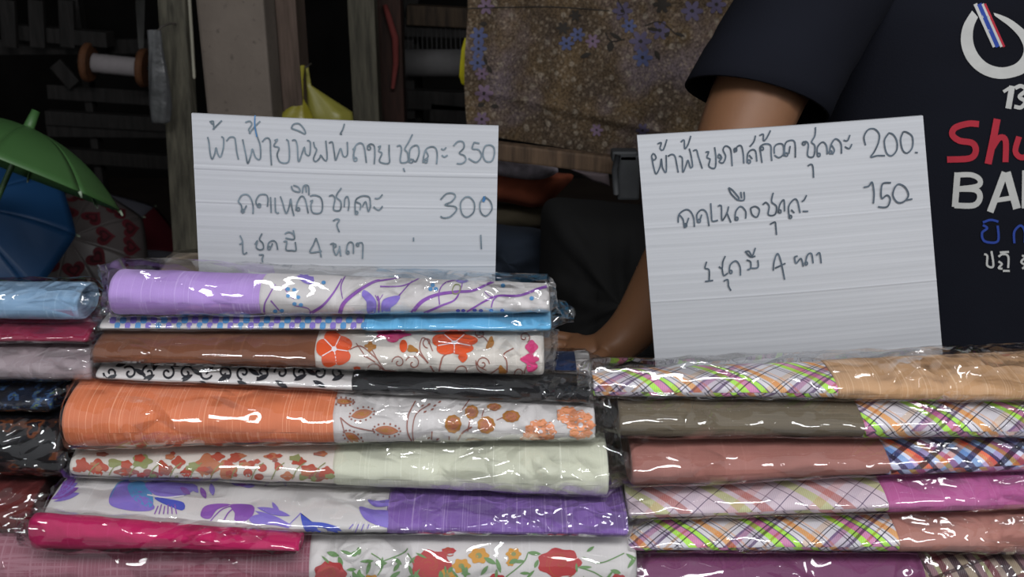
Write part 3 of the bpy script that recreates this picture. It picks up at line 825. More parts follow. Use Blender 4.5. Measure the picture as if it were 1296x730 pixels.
def price_card(label, corners, Ys, zbot, lines, seams):
    """corners TL TR BR BL in the photograph, Ys depth of top and bottom; fluted sheet with real flutes"""
    tl, tr, br, bl = [at(c[0], c[1], y) for c, y in zip(corners, (Ys[0], Ys[0], Ys[1], Ys[1]))]
    # run the sheet on down to where it stands
    kk = (tl.z - zbot) / (tl.z - (bl.z + br.z) / 2)
    bl2, br2 = tl.lerp(bl, kk), tr.lerp(br, kk)
    root = thing('price_card', label, 'sign', tuple((bl2 + br2) / 2))
    ux = (tr - tl).normalized(); dn = (bl - tl).normalized(); N = ux.cross(dn).normalized()
    if N.y > 0: N = -N
    W = (tr - tl).length; H = (bl2 - tl).length; th = .0038
    nr = int(H / .0017); m = MB(); nc = 40
    def S(i, k, side):
        u = i / nc; v = k / nr
        p = (tl.lerp(tr, u)).lerp(bl2.lerp(br2, u), v)
        ph = (k % 3)
        rib = 0.00005 if ph == 0 else 0.0                     # flutes read as fine raised ribs
        for sv, dp in seams:
            if abs(v * H - sv) < .0012: rib += dp
        bow = .0035 * sin(pi * u) + .002 * sin(2.3 * v + u * 3)
        return p + N * (bow + (th / 2 + rib if side else -th / 2))
    P = [[S(i, k, 1) for k in range(nr + 1)] for i in range(nc + 1)]
    Q = [[S(i, k, 0) for k in range(nr + 1)] for i in range(nc + 1)]
    m.grid(P); nv = nr + 1; n0 = len(m.v); m.grid(Q)
    f2 = []
    for i in range(nc): f2 += [(i * nv, (i + 1) * nv, n0 + (i + 1) * nv, n0 + i * nv), (i * nv + nr, (i + 1) * nv + nr, n0 + (i + 1) * nv + nr, n0 + i * nv + nr)]
    for k in range(nr): f2 += [(k, k + 1, n0 + k + 1, n0 + k), (nc * nv + k, nc * nv + k + 1, n0 + nc * nv + k + 1, n0 + nc * nv + k)]
    m.f += f2; m.mi += [0] * len(f2)
    o = m.build('sheet', CARD, root, smooth=False)
    ul = o.data.uv_layers.new(name='UVMap')
    for lp in o.data.loops:
        i = lp.vertex_index % n0; ul.data[lp.index].uv = ((i // nv) / nc * W, (i % nv) / nr * H)
    p = Print([o], .0007)
    for tr_, strokes, wd, mi in lines:
        for st in strokes: p.stroke(tr_(*st), wd, mi, step=1.5)
    p.build('handwriting', [INKP, INKB, INKBL], root)
    return root
INKBL = plain('blue_pen_ink', '3f6a94', 0.6, 0.2, 0.2, 90)

a1 = crop(240, 130, 6.085); a2 = crop(440, 140, 6.085); a3 = crop(240, 230, 6.085); a4 = crop(440, 230, 6.085)
L1a = [[(140, 262), (150, 300), (160, 390), (175, 432), (195, 390), (205, 345), (220, 395), (240, 415), (262, 340), (262, 270), (245, 262)],
       [(155, 145), (185, 140), (180, 165), (165, 150)], [(180, 205), (215, 170), (250, 135)], [(185, 150), (190, 205)],
       [(285, 295), (310, 265), (345, 265), (355, 300), (365, 380), (378, 435)],
       [(410, 280), (420, 330), (435, 400), (450, 465), (475, 395), (485, 355), (510, 420), (545, 430), (545, 330), (520, 250), (505, 180)],
       [(430, 150), (465, 140), (480, 165), (455, 205)], [(460, 235), (500, 185), (545, 140)], [(455, 205), (470, 235)],
       [(560, 300), (590, 270), (620, 285), (625, 380), (632, 480)],
       [(655, 290), (680, 280), (650, 330), (690, 345), (675, 400), (700, 455), (760, 455), (770, 380), (760, 290), (745, 280)],
       [(790, 290), (815, 285), (830, 330), (840, 450), (870, 380), (885, 340), (895, 390), (925, 400), (930, 300), (905, 290)],
       [(785, 195), (800, 165), (845, 160), (885, 205), (890, 238), (840, 215), (785, 195)],
       [(955, 300), (965, 340), (980, 360), (955, 430), (975, 450), (1005, 420), (1010, 400), (1040, 440), (1060, 430), (1050, 290)],
       [(1075, 310), (1100, 300), (1115, 380), (1125, 440), (1150, 380), (1165, 350), (1185, 410), (1215, 400), (1215, 300)], [(1193, 160), (1180, 205), (1160, 240), (1175, 240)]]
L1b = [[(40, 300), (60, 280), (45, 340), (50, 385)], [(50, 385), (50, 300), (75, 255), (110, 250), (130, 290), (145, 400)],
       [(150, 275), (175, 255), (205, 270), (210, 340), (205, 410)], [(235, 280), (255, 270), (240, 310), (265, 325), (245, 380), (265, 400), (320, 400), (320, 330), (320, 260)],
       [(380, 275), (400, 265), (415, 290), (405, 380), (420, 400), (465, 385), (460, 320), (440, 295), (470, 240), (500, 180)],
       [(475, 400), (480, 300), (520, 265), (545, 275), (550, 330), (525, 390), (500, 370)], [(580, 400), (590, 330), (610, 290), (650, 275), (680, 290), (690, 340), (685, 410)],
       [(600, 300), (620, 350), (590, 380), (620, 370)], [(720, 290), (740, 300), (760, 280)], [(725, 340), (745, 355), (770, 340)],
       [(815, 270), (850, 235), (890, 240), (895, 285), (860, 325), (900, 345), (910, 380), (880, 405), (840, 405)],
       [(975, 240), (960, 290), (1010, 300), (1030, 350), (990, 395), (930, 365)], [(975, 242), (1015, 250)],
       [(1100, 262), (1060, 270), (1042, 330), (1062, 385), (1110, 385), (1130, 330), (1125, 280), (1100, 262)], [(430, 440), (440, 470)]]
L2a = [[(375, 150), (400, 105), (440, 95), (470, 120), (490, 180), (490, 245)], [(375, 150), (400, 180), (410, 235), (440, 180)], [(530, 195), (512, 150), (540, 100), (590, 98), (605, 130), (600, 190)],
       [(625, 115), (630, 235)], [(660, 120), (665, 230), (690, 235)], [(700, 110), (715, 150), (745, 240), (770, 180), (780, 130), (790, 200), (805, 260)],
       [(820, 220), (830, 160), (860, 110), (890, 130), (915, 240)], [(785, 30), (800, 65), (850, 75), (840, 40), (800, 25)], [(870, 85), (880, 30), (915, 30), (920, 100)], [(895, 30), (900, 80)],
       [(930, 150), (950, 140), (935, 180), (950, 235), (1010, 235), (1025, 180), (1010, 120), (960, 100), (930, 110)], [(1075, 110), (1100, 100), (1120, 130), (1110, 210), (1160, 215), (1165, 150), (1130, 110), (1170, 45)],
       [(1105, 300), (1130, 285), (1155, 290), (1135, 330), (1155, 385)],
       [(390, 410), (410, 460), (385, 480)], [(410, 460), (415, 550), (445, 540)], [(505, 480), (525, 450), (515, 500), (540, 520), (570, 510), (565, 470), (540, 440), (560, 395)],
       [(605, 520), (610, 470), (645, 450), (670, 470), (680, 520)], [(630, 500), (640, 470)], [(725, 460), (750, 455), (745, 520), (790, 525), (820, 525), (815, 460)], [(735, 400), (760, 385), (800, 400), (805, 440), (740, 430)],
       [(800, 370), (810, 420)], [(535, 560), (570, 560), (560, 590), (568, 630)], [(975, 430), (955, 480), (930, 540), (1020, 530)], [(975, 430), (1000, 500), (1015, 578)],
       [(1085, 480), (1110, 470), (1110, 520), (1130, 560), (1155, 510), (1155, 490), (1165, 570)]]
L2b = [[(-25, 190), (-20, 130), (0, 110), (12, 160), (5, 220)], [(60, 250), (60, 150), (90, 115), (130, 105), (170, 120), (175, 200)], [(60, 150), (100, 170), (95, 215)], [(115, 190), (140, 150), (160, 225), (180, 175)],
       [(210, 125), (240, 125), (270, 95)], [(200, 190), (240, 215), (270, 185)], [(715, 135), (760, 90), (810, 85), (830, 110), (800, 150), (750, 175), (830, 190), (835, 220), (790, 265), (740, 275), (715, 262)],
       [(905, 115), (870, 160), (880, 240), (920, 268), (970, 230), (975, 160), (940, 115), (905, 115)], [(1055, 110), (1020, 160), (1025, 230), (1065, 260), (1110, 210), (1100, 150), (1055, 110)],
       [(-10, 550), (0, 480), (25, 460), (45, 480), (45, 550)], [(70, 475), (100, 465), (118, 480), (115, 590)], [(508, 425), (508, 455)], [(1025, 405), (1030, 515)]]
def loops(L, pts, r):
    for x, y in pts: L.append([(x + r * cos(k * .9), y + r * 1.15 * sin(k * .9)) for k in range(8)])
loops(L1b, [(60, 372), (602, 385), (490, 385), (165, 285)], 13); loops(L2a, [(412, 222), (838, 208), (538, 180), (614, 506), (1118, 488)], 12); loops(L2b, [(70, 235), (2, 540), (78, 480)], 11)
price_card('white corrugated price card handwritten with 350 and 300, above the left pile', [(243, 143), (631, 159), (627, 345), (253, 340)], (.945, .945), TABLE_Z + .002,
           [(a1, L1a, 1.9, 0), (a2, L1b, 1.9, 0), (a3, L2a, 1.9, 0), (a4, L2b, 1.8, 0), (a4, [[(1040, 150), (1060, 125)], [(1050, 110), (1048, 150)]], 2.6, 2), (a1, [[(505, 100), (505, 180), (520, 260)]], 1.5, 2)], [(.050, .0004), (.083, .0003), (.145, .0004)])
b1 = crop(800, 140, 6.085); b2 = crop(990, 140, 6.085); b3 = crop(810, 230, 4.868); b4 = crop(1040, 230, 6.085)
R1 = [[(165, 325), (150, 350), (165, 380), (185, 360), (170, 330)], [(150, 350), (165, 430), (185, 485), (215, 430), (225, 370), (235, 440), (262, 470), (262, 340)],
      [(195, 255), (225, 245), (215, 290), (240, 300), (268, 220)], [(275, 350), (305, 335), (330, 350), (345, 420), (355, 475)], [(360, 350), (385, 360), (390, 470), (415, 420), (430, 380), (450, 440), (465, 430), (455, 350), (440, 290)],
      [(375, 240), (400, 225), (405, 290), (430, 260), (452, 192)], [(470, 310), (495, 300), (510, 350), (540, 445)], [(565, 320), (590, 315), (575, 360), (600, 370), (590, 420), (610, 440), (640, 435), (645, 360), (635, 280)],
      [(665, 330), (690, 360), (670, 390), (700, 400), (720, 350), (700, 300), (720, 270), (755, 290), (765, 350), (770, 425)], [(785, 320), (810, 275), (840, 270), (855, 330), (860, 405)],
      [(885, 400), (890, 330), (920, 300), (950, 310), (960, 390)], [(900, 340), (925, 370)], [(950, 190), (935, 240), (905, 275)], [(1000, 400), (990, 330), (985, 280), (1020, 255), (1065, 265), (1070, 330), (1075, 385)],
      [(980, 190), (1010, 180), (1010, 230), (1035, 210), (1065, 150)], [(1095, 330), (1095, 280), (1120, 255), (1160, 260), (1165, 330), (1130, 360), (1095, 340)]]
R2 = [[(15, 350), (20, 260), (50, 230), (95, 240), (100, 360)], [(50, 330), (60, 270)], [(155, 245), (180, 235), (200, 260), (195, 345), (240, 350), (250, 270), (225, 240), (250, 190), (255, 125)],
      [(270, 350), (270, 280), (310, 240), (340, 270), (345, 335)], [(360, 330), (375, 260), (410, 215), (450, 250), (455, 330)], [(375, 260), (400, 300), (385, 335)], [(470, 225), (500, 230), (520, 185)], [(480, 275), (515, 290), (535, 255)],
      [(640, 265), (628, 200), (660, 145), (710, 140), (745, 180), (740, 240), (710, 310), (680, 355), (730, 345), (790, 345)], [(815, 175), (785, 230), (800, 320), (840, 345), (880, 300), (880, 230), (850, 180), (815, 170)],
      [(930, 160), (910, 220), (925, 300), (960, 325), (1000, 280), (1000, 200), (960, 165), (930, 160)], [(1020, 320), (1042, 322)], [(195, 425), (220, 410), (235, 430), (240, 515)]]
R3 = [[(235, 250), (240, 200), (280, 170), (310, 180), (330, 220), (335, 275)], [(240, 200), (265, 230), (275, 280), (300, 220)], [(355, 250), (350, 200), (380, 170), (410, 190), (425, 270)], [(370, 230), (380, 200)],
      [(435, 130), (440, 200), (445, 240), (480, 235)], [(480, 150), (500, 145), (505, 235), (535, 190), (545, 150)], [(535, 190), (560, 250)], [(585, 235), (590, 180), (620, 150), (650, 180), (650, 225)],
      [(545, 35), (560, 70), (600, 110), (610, 100), (570, 50), (545, 35)], [(600, 110), (640, 110), (640, 60)], [(620, 60), (625, 100)], [(680, 160), (690, 200), (720, 215), (735, 170), (710, 150), (680, 160)],
      [(755, 140), (775, 125), (795, 150), (790, 200), (830, 200), (840, 150), (810, 120), (820, 65)], [(850, 190), (860, 140), (885, 110), (890, 180)], [(920, 225), (915, 150), (950, 105), (970, 120), (985, 190)], [(930, 170), (950, 190)],
      [(995, 120), (1010, 110), (1025, 80)], [(1000, 180), (1035, 180)], [(800, 260), (830, 245), (835, 265), (840, 325)],
      [(410, 490), (400, 530), (425, 540), (425, 610)], [(400, 612), (450, 605)], [(485, 520), (505, 530), (510, 490), (525, 455)], [(505, 530), (515, 575), (540, 560)], [(550, 560), (555, 510), (590, 485), (615, 520), (618, 575)],
      [(655, 480), (680, 490), (680, 530), (660, 540)], [(680, 530), (725, 525), (725, 480)], [(645, 430), (670, 425), (690, 455), (710, 405)], [(650, 430), (680, 460), (710, 455)], [(515, 610), (540, 600), (545, 640), (560, 668)],
      [(820, 545), (825, 490), (845, 440), (865, 480), (890, 600)], [(830, 530), (895, 500)], [(950, 460), (960, 500), (990, 470), (1005, 520)], [(950, 460), (970, 455)], [(1015, 510), (1030, 450), (1055, 440), (1065, 500)], [(1085, 450), (1105, 435), (1115, 500)]]
R4 = [[(320, 40), (360, 30), (385, 0), (400, 80), (395, 165)], [(530, 5), (470, 10), (455, 60), (460, 125), (500, 100), (525, 130), (500, 190), (430, 190)], [(560, 40), (545, 100), (580, 155), (630, 150), (665, 100), (640, 40), (590, 15), (560, 40)], [(640, 140), (695, 130)]]
loops(R1, [(900, 390), (672, 350), (795, 300), (1000, 290)], 12); loops(R2, [(280, 338), (370, 318), (30, 335), (165, 250)], 12); loops(R3, [(280, 265), (364, 238), (595, 225), (860, 180), (925, 214), (558, 552), (1022, 500)], 9)
price_card('white corrugated price card handwritten with 200 and 150, tilted before the person', [(806, 171), (1167, 146), (1193, 447), (830, 474)], (.955, .945), TABLE_Z + .002,
           [(b1, R1, 1.9, 1), (b2, R2, 1.9, 1), (b3, R3, 1.9, 1), (b4, R4, 2.0, 1)], [(.09, .0002), (.165, .0003), (.235, .0002)])

# ------------------------------------------------------------------ the workshop behind
def setting():
    m = MB(); m.box((0, 1.9, -.03), (7.6, 8.2, .06)); o = m.build('floor', concrete('workshop_floor', '4a4039'), None, False, 'structure')
    DW = plain('dark_board_wall', '1b1a19', 0.95, 0.05, 0.3, 4)  # the workshop's darkness is put into the wall and ceiling colour
    m = MB(); m.box((0, 5.6, 1.5), (7.0, .08, 3.1)); m.build('wall_back', DW, None, False, 'structure')
    for n_, x in (('wall_left', -3.5), ('wall_right', 3.5)):
        m = MB(); m.box((x, 3.05, 1.5), (.08, 5.2, 3.1)); m.build(n_, DW, None, False, 'structure')
    m = MB(); m.box((0, 3.1, 3.05), (7.1, 5.2, .06)); m.build('ceiling', DW, None, False, 'structure')
setting()

def timber(name, label, cat, a, b, wx, wy, mat, bev=.004, roll=0, group=None):
    a = Vector(a); b = Vector(b)
    m = MB(); m.beam(a, b, wx, wy, 0, bev, roll); o = m.build(name, mat, None, False)
    lo = a if a.z < b.z else b
    o.data.transform(Matrix.Translation(-lo)); o.location = lo
    tag(o, label, cat, group); return o

GREYW = wood('weathered_grey_wood', '504d42', '312f28'); BRW = wood('brown_loom_wood', '3d3226', '221b15'); DKW = wood('dark_loom_wood', '1f1d1b', '121110')
REDW = wood('reddish_dark_wood', '33211b', '1d1411')

# concrete pillar: front face 243..345, side face to 360
def pillar():
    Y = 2.05; zt = 3.02
    x0 = at(262, 145, Y).x; x1 = at(345, 145, Y).x
    m = MB(); m.box(((x0 + x1) / 2, Y + .11, 1.51), (x1 - x0, .22, 3.02), bev=.006)
    o = m.build('concrete_pillar', concrete('pillar_concrete', '6e655d'), None, False); tag(o, 'square grey concrete pillar standing behind the left price card', 'pillar')
    o.data.transform(Matrix.Translation((-(x0 + x1) / 2, -Y, 0))); o.location = ((x0 + x1) / 2, Y, 0)
    m = MB(); m.box((x1 + .022, Y + .14, 1.51), (.042, .10, 3.02), bev=.003)
    o = m.build('post_or_pillar_side', wood('pillar_side_shade', '5a4c44', '40362f'), None, False); tag(o, 'right side face of the concrete pillar, its shade put into darker brown', 'post')  # strip standing for the pillar's side face, shade put into its colour
    o.data.transform(Matrix.Translation((-x1, -Y, 0))); o.location = (x1, Y, 0)
pillar()
def post(label, xa, xb, Y, mat, cat='post', yref=100, depth=.06, top=3.02, name='post_or_pillar_side'):
    a = at(xa, yref, Y).x; b_ = at(xb, yref, Y).x
    m = MB(); m.box((0, 0, top / 2), (b_ - a, depth, top), bev=.004); o = m.build(name, mat, None, False)
    o.location = ((a + b_) / 2, Y, 0); tag(o, label, cat); return o
post('grey weathered upright post between the yellow bag and the loom', 447, 480, 2.3, GREYW)
post('dark reddish upright post right of the grey weathered post', 481, 512, 2.42, REDW)
timber('plank', 'weathered grey plank leaning beside the concrete pillar', 'plank', at(241, 345, 1.95), at(217, -60, 2.02), .055, .03, GREYW)
timber('cane', 'thin pale stick hanging between the leaning plank and the pillar', 'stick', at(246, 100, 1.93), at(238, -30, 1.93), .006, .006, wood('pale_stick', '8a877a', '6a675b'))

# ---- loom frame at the left with its spool
def loom_left():
    Y = 2.9
    root = thing('wooden_loom', 'dark wooden loom frame behind the umbrellas at the left', 'loom', (at(120, 200, Y).x, Y, 0))
    def bm_(name, a, b_, w_, mat=DKW, dep=.04):
        m = MB(); m.beam(a, b_, w_, dep); m.build(name, mat, root, False)
    xa = at(118, 150, Y).x; m = MB(); m.box((xa, Y, .8), (.022, .04, 1.6), bev=.003); m.build('post', DKW2, root, False)
    xb = at(232, 150, Y).x; m = MB(); m.box((xb, Y + .03, .9), (.05, .05, 1.8), bev=.003); m.build('post', DKW, root, False)
    xc = at(-60, 150, Y).x; m = MB(); m.box((xc, Y + .03, .9), (.05, .05, 1.8), bev=.003); m.build('post', DKW, root, False)
    for y0, y1, w_, mt in [(118, 127, .010, DKW2), (150, 158, .035, DKW2), (166, 166, .014, DKW2), (62, 58, .03, DKW2), (196, 206, .035, DKW)]:
        bm_('rail', at(60 if y0 != 62 else -60, y0 - 2, Y - .03), at(232, y1, Y - .03), w_, mt)
    bm_('brace', at(70, 80, Y - .06), at(95, 108, Y - .06), .012, DKW2)
    bm_('brace', at(20, 40, Y - .06), at(140, 50, Y - .1), .045, DKW2)
    for x in (10, 46, 84):
        bm_('heddle_bar', at(x, 0, Y - .1), at(x + 3, 60, Y - .1), .018, DKW2)
    m = MB()
    for k in range(10):
        m.tube([at(172 + 1.2 * k, 0, Y - .12 + .006 * k), at(176 + .6 * k, 62, Y - .12)], .0012, 5)
    m.build('warp_yarn', plain('grey_yarn', '4a4a48', .9), root, kind='stuff')
DKW2 = wood('worn_loom_wood', '242221', '161514')
loom_left()

def spool():
    Y = 2.78; a = at(112, 79, Y); b_ = at(182, 86, Y); ax = (b_ - a); L = ax.length
    root = thing('thread_spool', 'spool of white thread with rusty orange end discs, on the loom', 'spool', tuple((a + b_) / 2))
    u = ax.normalized(); OR = plain('rusty_orange_wood', '553724', .7, .2, .25)
    def ring(t0, t1, r, n_=28, bev=.12):
        return [a + u * (L * t0), a + u * (L * t0), a + u * (L * t1), a + u * (L * t1)], [r * .15, r, r, r * .15]
    def disc(c, r, th):
        m = MB(); P = [c - u * th / 2, c - u * th / 2, c - u * th * .3, c + u * th * .3, c + u * th / 2, c + u * th / 2]
        # explicit lathe
        q = u.orthogonal().normalized(); w_ = u.cross(q); G_ = []
        for (off, rr) in [(-th / 2, .004), (-th / 2, r * .93), (-th * .25, r), (th * .25, r), (th / 2, r * .93), (th / 2, .004)]:
            G_.append([c + u * off + (q * cos(2 * pi * k / 28) + w_ * sin(2 * pi * k / 28)) * rr for k in range(28)])
        m.grid(G_, closed_v=True); return m
    disc(a, .052, .019).build('end_disc', OR, root, False); disc(b_, .052, .019).build('end_disc', OR, root, False)
    m = MB(); N = 60; q = u.orthogonal().normalized(); w_ = u.cross(q); G_ = []
    for i in range(N + 1):
        t_ = .09 + .82 * i / N; r = .025 + .0006 * (i % 2) + .0012 * noise.noise(Vector((i * .2, 0, 0)))
        G_.append([a + ax * t_ + (q * cos(2 * pi * k / 24) + w_ * sin(2 * pi * k / 24)) * r for k in range(24)])
    m.grid(G_, closed_v=True); m.build('thread', plain('white_thread', '807b7c', .8, .2, .05), root)
    m = MB(); m.tube([a - u * .03, b_ + u * .05], .006, 10); m.build('spindle', DKW2, root)
spool()

def thin_bag(name, label, cat, pts, Y, mat, depth=.03, hooks=None):
    """hanging plastic bag: outline pairs (left x, right x, y) from top to bottom, gathered and creased"""
    cx = at((pts[0][0] + pts[0][1]) / 2, pts[0][2], Y); root = thing(name, label, cat, tuple(cx))
    m = MB(); G_ = []; n_ = 28
    P2 = []
    for i in range(len(pts) - 1):
        for k in range(5):
            f = k / 5; P2.append([pts[i][j] + (pts[i + 1][j] - pts[i][j]) * f for j in range(3)])
    P2.append(pts[-1])
    for l, r, y in P2:
        A_ = at(l, y, Y); B_ = at(r, y, Y); c = (A_ + B_) / 2; hw = (B_.x - A_.x) / 2; row = []
        dp = min(depth, hw * .6)
        for k in range(n_):
            a = 2 * pi * k / n_; cr = 1 + .10 * sin(a * 5 + y * .05) + .06 * noise.noise(Vector((a, y * .05, Y)))
            row.append(c + Vector((hw * cos(a) * (cr if abs(cos(a)) < .9 else 1), dp * sin(a) * cr, 0)))
        G_.append(row)
    m.grid(G_, closed_v=True); m.build('bag_body', mat, root)
    if hooks: 
        m = MB(); m.tube(hooks, .0022, 8); m.build('wire_hook', plain('dark_wire', '3a3632', .5), root)
    return root
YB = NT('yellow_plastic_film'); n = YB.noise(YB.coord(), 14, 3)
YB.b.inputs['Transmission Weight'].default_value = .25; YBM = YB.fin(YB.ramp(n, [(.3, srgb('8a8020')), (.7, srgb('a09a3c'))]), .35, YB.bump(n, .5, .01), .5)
YBD = plain('yellow_plastic_shaded_side', '84803a', .4, .4, .1, 14)  # same yellow plastic, duller: its shade is put into the colour
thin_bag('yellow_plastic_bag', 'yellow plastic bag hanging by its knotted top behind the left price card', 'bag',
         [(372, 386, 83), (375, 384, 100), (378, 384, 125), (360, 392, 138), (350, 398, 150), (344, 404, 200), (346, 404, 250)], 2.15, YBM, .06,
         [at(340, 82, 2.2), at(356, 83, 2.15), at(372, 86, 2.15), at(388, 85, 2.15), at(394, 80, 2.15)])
thin_bag('yellow_bag_shaded_part', 'sagging right part of the yellow bag, its shade put into a duller yellow', 'bag',
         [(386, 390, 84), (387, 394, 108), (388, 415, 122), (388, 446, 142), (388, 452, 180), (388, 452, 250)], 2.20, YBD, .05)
GB = NT('grey_clear_plastic'); n = GB.noise(GB.coord(), 20, 3)
GBM = GB.fin(GB.ramp(n, [(.3, srgb('343536')), (.7, srgb('4a4b4c'))]), .3, GB.bump(n, .6, .01), .5)
thin_bag('grey_plastic_bag', 'limp grey plastic bag hanging beside the leaning plank', 'bag', [(186, 204, 38), (188, 206, 60), (188, 214, 100), (189, 218, 135), (192, 216, 154), (198, 210, 157)], 1.93, GBM, .03, [at(196, 44, 1.93), at(204, 34, 1.935), at(214, 30, 1.95), at(222, 30, 1.985)])

# red strap on the reddish post
m = MB(); m.tube([at(487, 6, 2.37), at(492, 22, 2.37), at(500, 48, 2.37), at(501, 80, 2.37), at(497, 112, 2.37)], [.006, .007, .008, .007, .004], 8)
tag(m.build('red_strap', plain('dull_red_cloth', '5a2522', .9), None), 'dull red cloth strap tied on the reddish post', 'strap')
# loom at the back with its roll of white cloth
def loom_back():
    Y = 2.75; root = thing('wooden_loom', 'dark loom with a roll of pale cloth behind the reddish post', 'loom', (at(548, 80, Y).x, Y, 0))
    for a, b_, w_, mt in [((516, 18), (592, 22), .055, BRW), ((512, 34), (592, 36), .014, DKW2), ((510, 124), (592, 128), .05, DKW2), ((545, 140), (592, 144), .05, DKW2), ((512, 50), (514, 150), .02, DKW2)]:
        m = MB(); m.beam(at(a[0], a[1], Y), at(b_[0], b_[1], Y), w_, .05); m.build('rail', mt, root, False)
    for x in (520, 600):
        m = MB(); m.box((at(x, 80, Y).x, Y + .08, .9), (.04, .05, 1.8), bev=.003); m.build('post', DKW, root, False)
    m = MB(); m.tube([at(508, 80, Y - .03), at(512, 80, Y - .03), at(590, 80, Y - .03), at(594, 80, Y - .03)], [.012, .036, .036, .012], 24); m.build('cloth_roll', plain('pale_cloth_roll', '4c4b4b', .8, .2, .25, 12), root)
    m = MB()
    for k in range(12): m.tube([at(516 + 6 * k, 36, Y - .02), at(517 + 6 * k, 64, Y - .02)], .0012, 4)
    m.build('warp_yarn', plain('dark_yarn', '3a3a3a', .9), root, kind='stuff')
loom_back()
thin_bag('yellow_cloth_bundle', 'bright yellow cloth bundle peeking out at the left edge of the batik cloth', 'cloth', [(588, 594, 48), (584, 600, 62), (582, 604, 80), (581, 604, 96), (584, 602, 106), (590, 598, 110)], 1.985, plain('bright_yellow_cloth', 'a39a16', .6), .04)

# ---- batik cloth over a line
def batik():
    Y = 1.95; TL, TR = (596, -40), (960, -40)
    prof = [(600, -40, 590), (0, 0, 0)]
    nx, nz = 110, 90; m = MB(); P = []
    def edge(v):    # left edge column by image row
        return 589 + (3 * sin(v * 6)) + (9 * max(0, v - .55))
    for i in range(nx + 1):
        u = i / nx; row = []
        yb = 168 + 62 * u if u < .78 else 216 - 10 * (u - .78)          # lower hem, lower to the right
        for k in range(nz + 1):
            v = k / nz; px = edge(v) + (985 - edge(v)) * u; py = -60 + (yb + 60) * v
            dy = .012 * sin(u * 31 + v * 2) + .008 * sin(u * 13 + 2 + v * 4) + .006 * noise.noise(Vector((u * 9, v * 7, 0)))
            dy += -.016 * math.exp(-((v - .78 - .16 * (u - .2)) / .025) ** 2) * (.3 + u)
            dy += .02 * math.exp(-((v - .13) / .03) ** 2)
            row.append(at(px, py, Y + dy))
        P.append(row)
    m.grid(P); root = thing('batik_cloth', 'brown batik cloth with blue and mauve flowers hanging behind, between the two cards', 'cloth', tuple(at(760, 200, Y)))
    t = NT('brown_batik'); v = t.coord()
    vo = t.new('ShaderNodeTexVoronoi'); vo.inputs['Scale'].default_value = 105; t.set(vo.inputs['Vector'], v)
    dots = t.ramp(vo.outputs['Distance'], [(.22, (1, 1, 1, 1)), (.42, (0, 0, 0, 1))])
    vo2 = t.new('ShaderNodeTexVoronoi'); vo2.inputs['Scale'].default_value = 38; t.set(vo2.inputs['Vector'], v)
    big = t.ramp(vo2.outputs['Distance'], [(.16, (1, 1, 1, 1)), (.26, (0, 0, 0, 1))])
    n1 = t.noise(v, 11, 4); n2 = t.noise(t.mapv(v, loc=(3, 1, 5)), 8, 3)
    base = t.mix(t.ramp(n1, [(.35, (0, 0, 0, 1)), (.65, (1, 1, 1, 1))]), srgb('453b32'), srgb('5e4e3a'))
    base = t.mix(t.ramp(n2, [(.5, (0, 0, 0, 1)), (.66, (.7, .7, .7, 1))]), base, srgb('6a5f64'))
    col = t.mix(t.math('MULTIPLY', dots, .45), base, srgb('857868'))
    col = t.mix(t.math('MULTIPLY', big, .5), col, srgb('8c8274'))
    n3 = t.noise(v, 260, 2); col = t.mix(.5, col, t.ramp(n3, [(.35, srgb('303030')), (.65, srgb('e0e0e0'))]), 'OVERLAY')
    o = m.build('cloth_sheet', t.fin(col, .9, None, .1), root)
    p = Print([o], .0012); c = crop(580, 0, 3.65); B_, PU, DK, MV = 0, 1, 2, 3
    def bloom(x, y, r, mi, n_=6):
        x, y = c((x, y))[0]
        for k in range(n_):
            a = 2 * pi * k / n_; p.disc(x + r * .6 * cos(a), y + r * .6 * sin(a), r * .42, r * .3, mi, a, 2, .15, n=8)
        p.disc(x, y, r * .22, r * .22, DK, n=7)
    for x, y, r, mi in [(95, 165, 11, B_), (95, 225, 10, B_), (90, 290, 10, B_), (110, 340, 8, MV), (120, 430, 11, MV), (110, 550, 9, MV), (130, 30, 10, MV), (485, 130, 8, DK), (550, 160, 9, B_), (500, 200, 9, B_), (620, 190, 9, MV),
                        (840, 190, 13, PU), (850, 265, 12, B_), (930, 140, 12, PU), (760, 50, 12, PU), (1080, 50, 13, PU), (790, 120, 9, B_), (940, 20, 11, DK), (640, 600, 8, MV), (850, 600, 8, PU), (1190, 20, 12, PU), (540, 70, 7, DK)]:
        bloom(x, y, r, mi, 6)
    for x, y, l, w_, a in [(560, 265, 16, 6, 20), (700, 240, 14, 9, 80), (905, 230, 14, 6, -60), (135, 300, 12, 5, -60), (90, 490, 10, 6, 20), (150, 490, 10, 6, 0), (100, 110, 10, 6, 0), (700, 150, 18, 5, -30), (1000, 150, 14, 4, -20), (870, 130, 16, 5, -10), (120, 260, 12, 4, -70), (950, 170, 10, 5, 40)]:
        p.leaf(*c((x, y))[0], l, w_, a, DK)
    for pts in [c((680, 150), (710, 190), (770, 180)), c((860, 120), (930, 100), (1010, 160)), c((740, 0), (770, 60), (740, 70)), c((0, 40), (400, 30), (700, 50))]: p.stroke(pts, 1.3, DK)
    p.build('flower_print', [flat('batik_blue', '4a5070'), flat('batik_purple', '504a60'), flat('batik_dark', '2c2824'), flat('batik_mauve', '6a586a')], root)
batik()

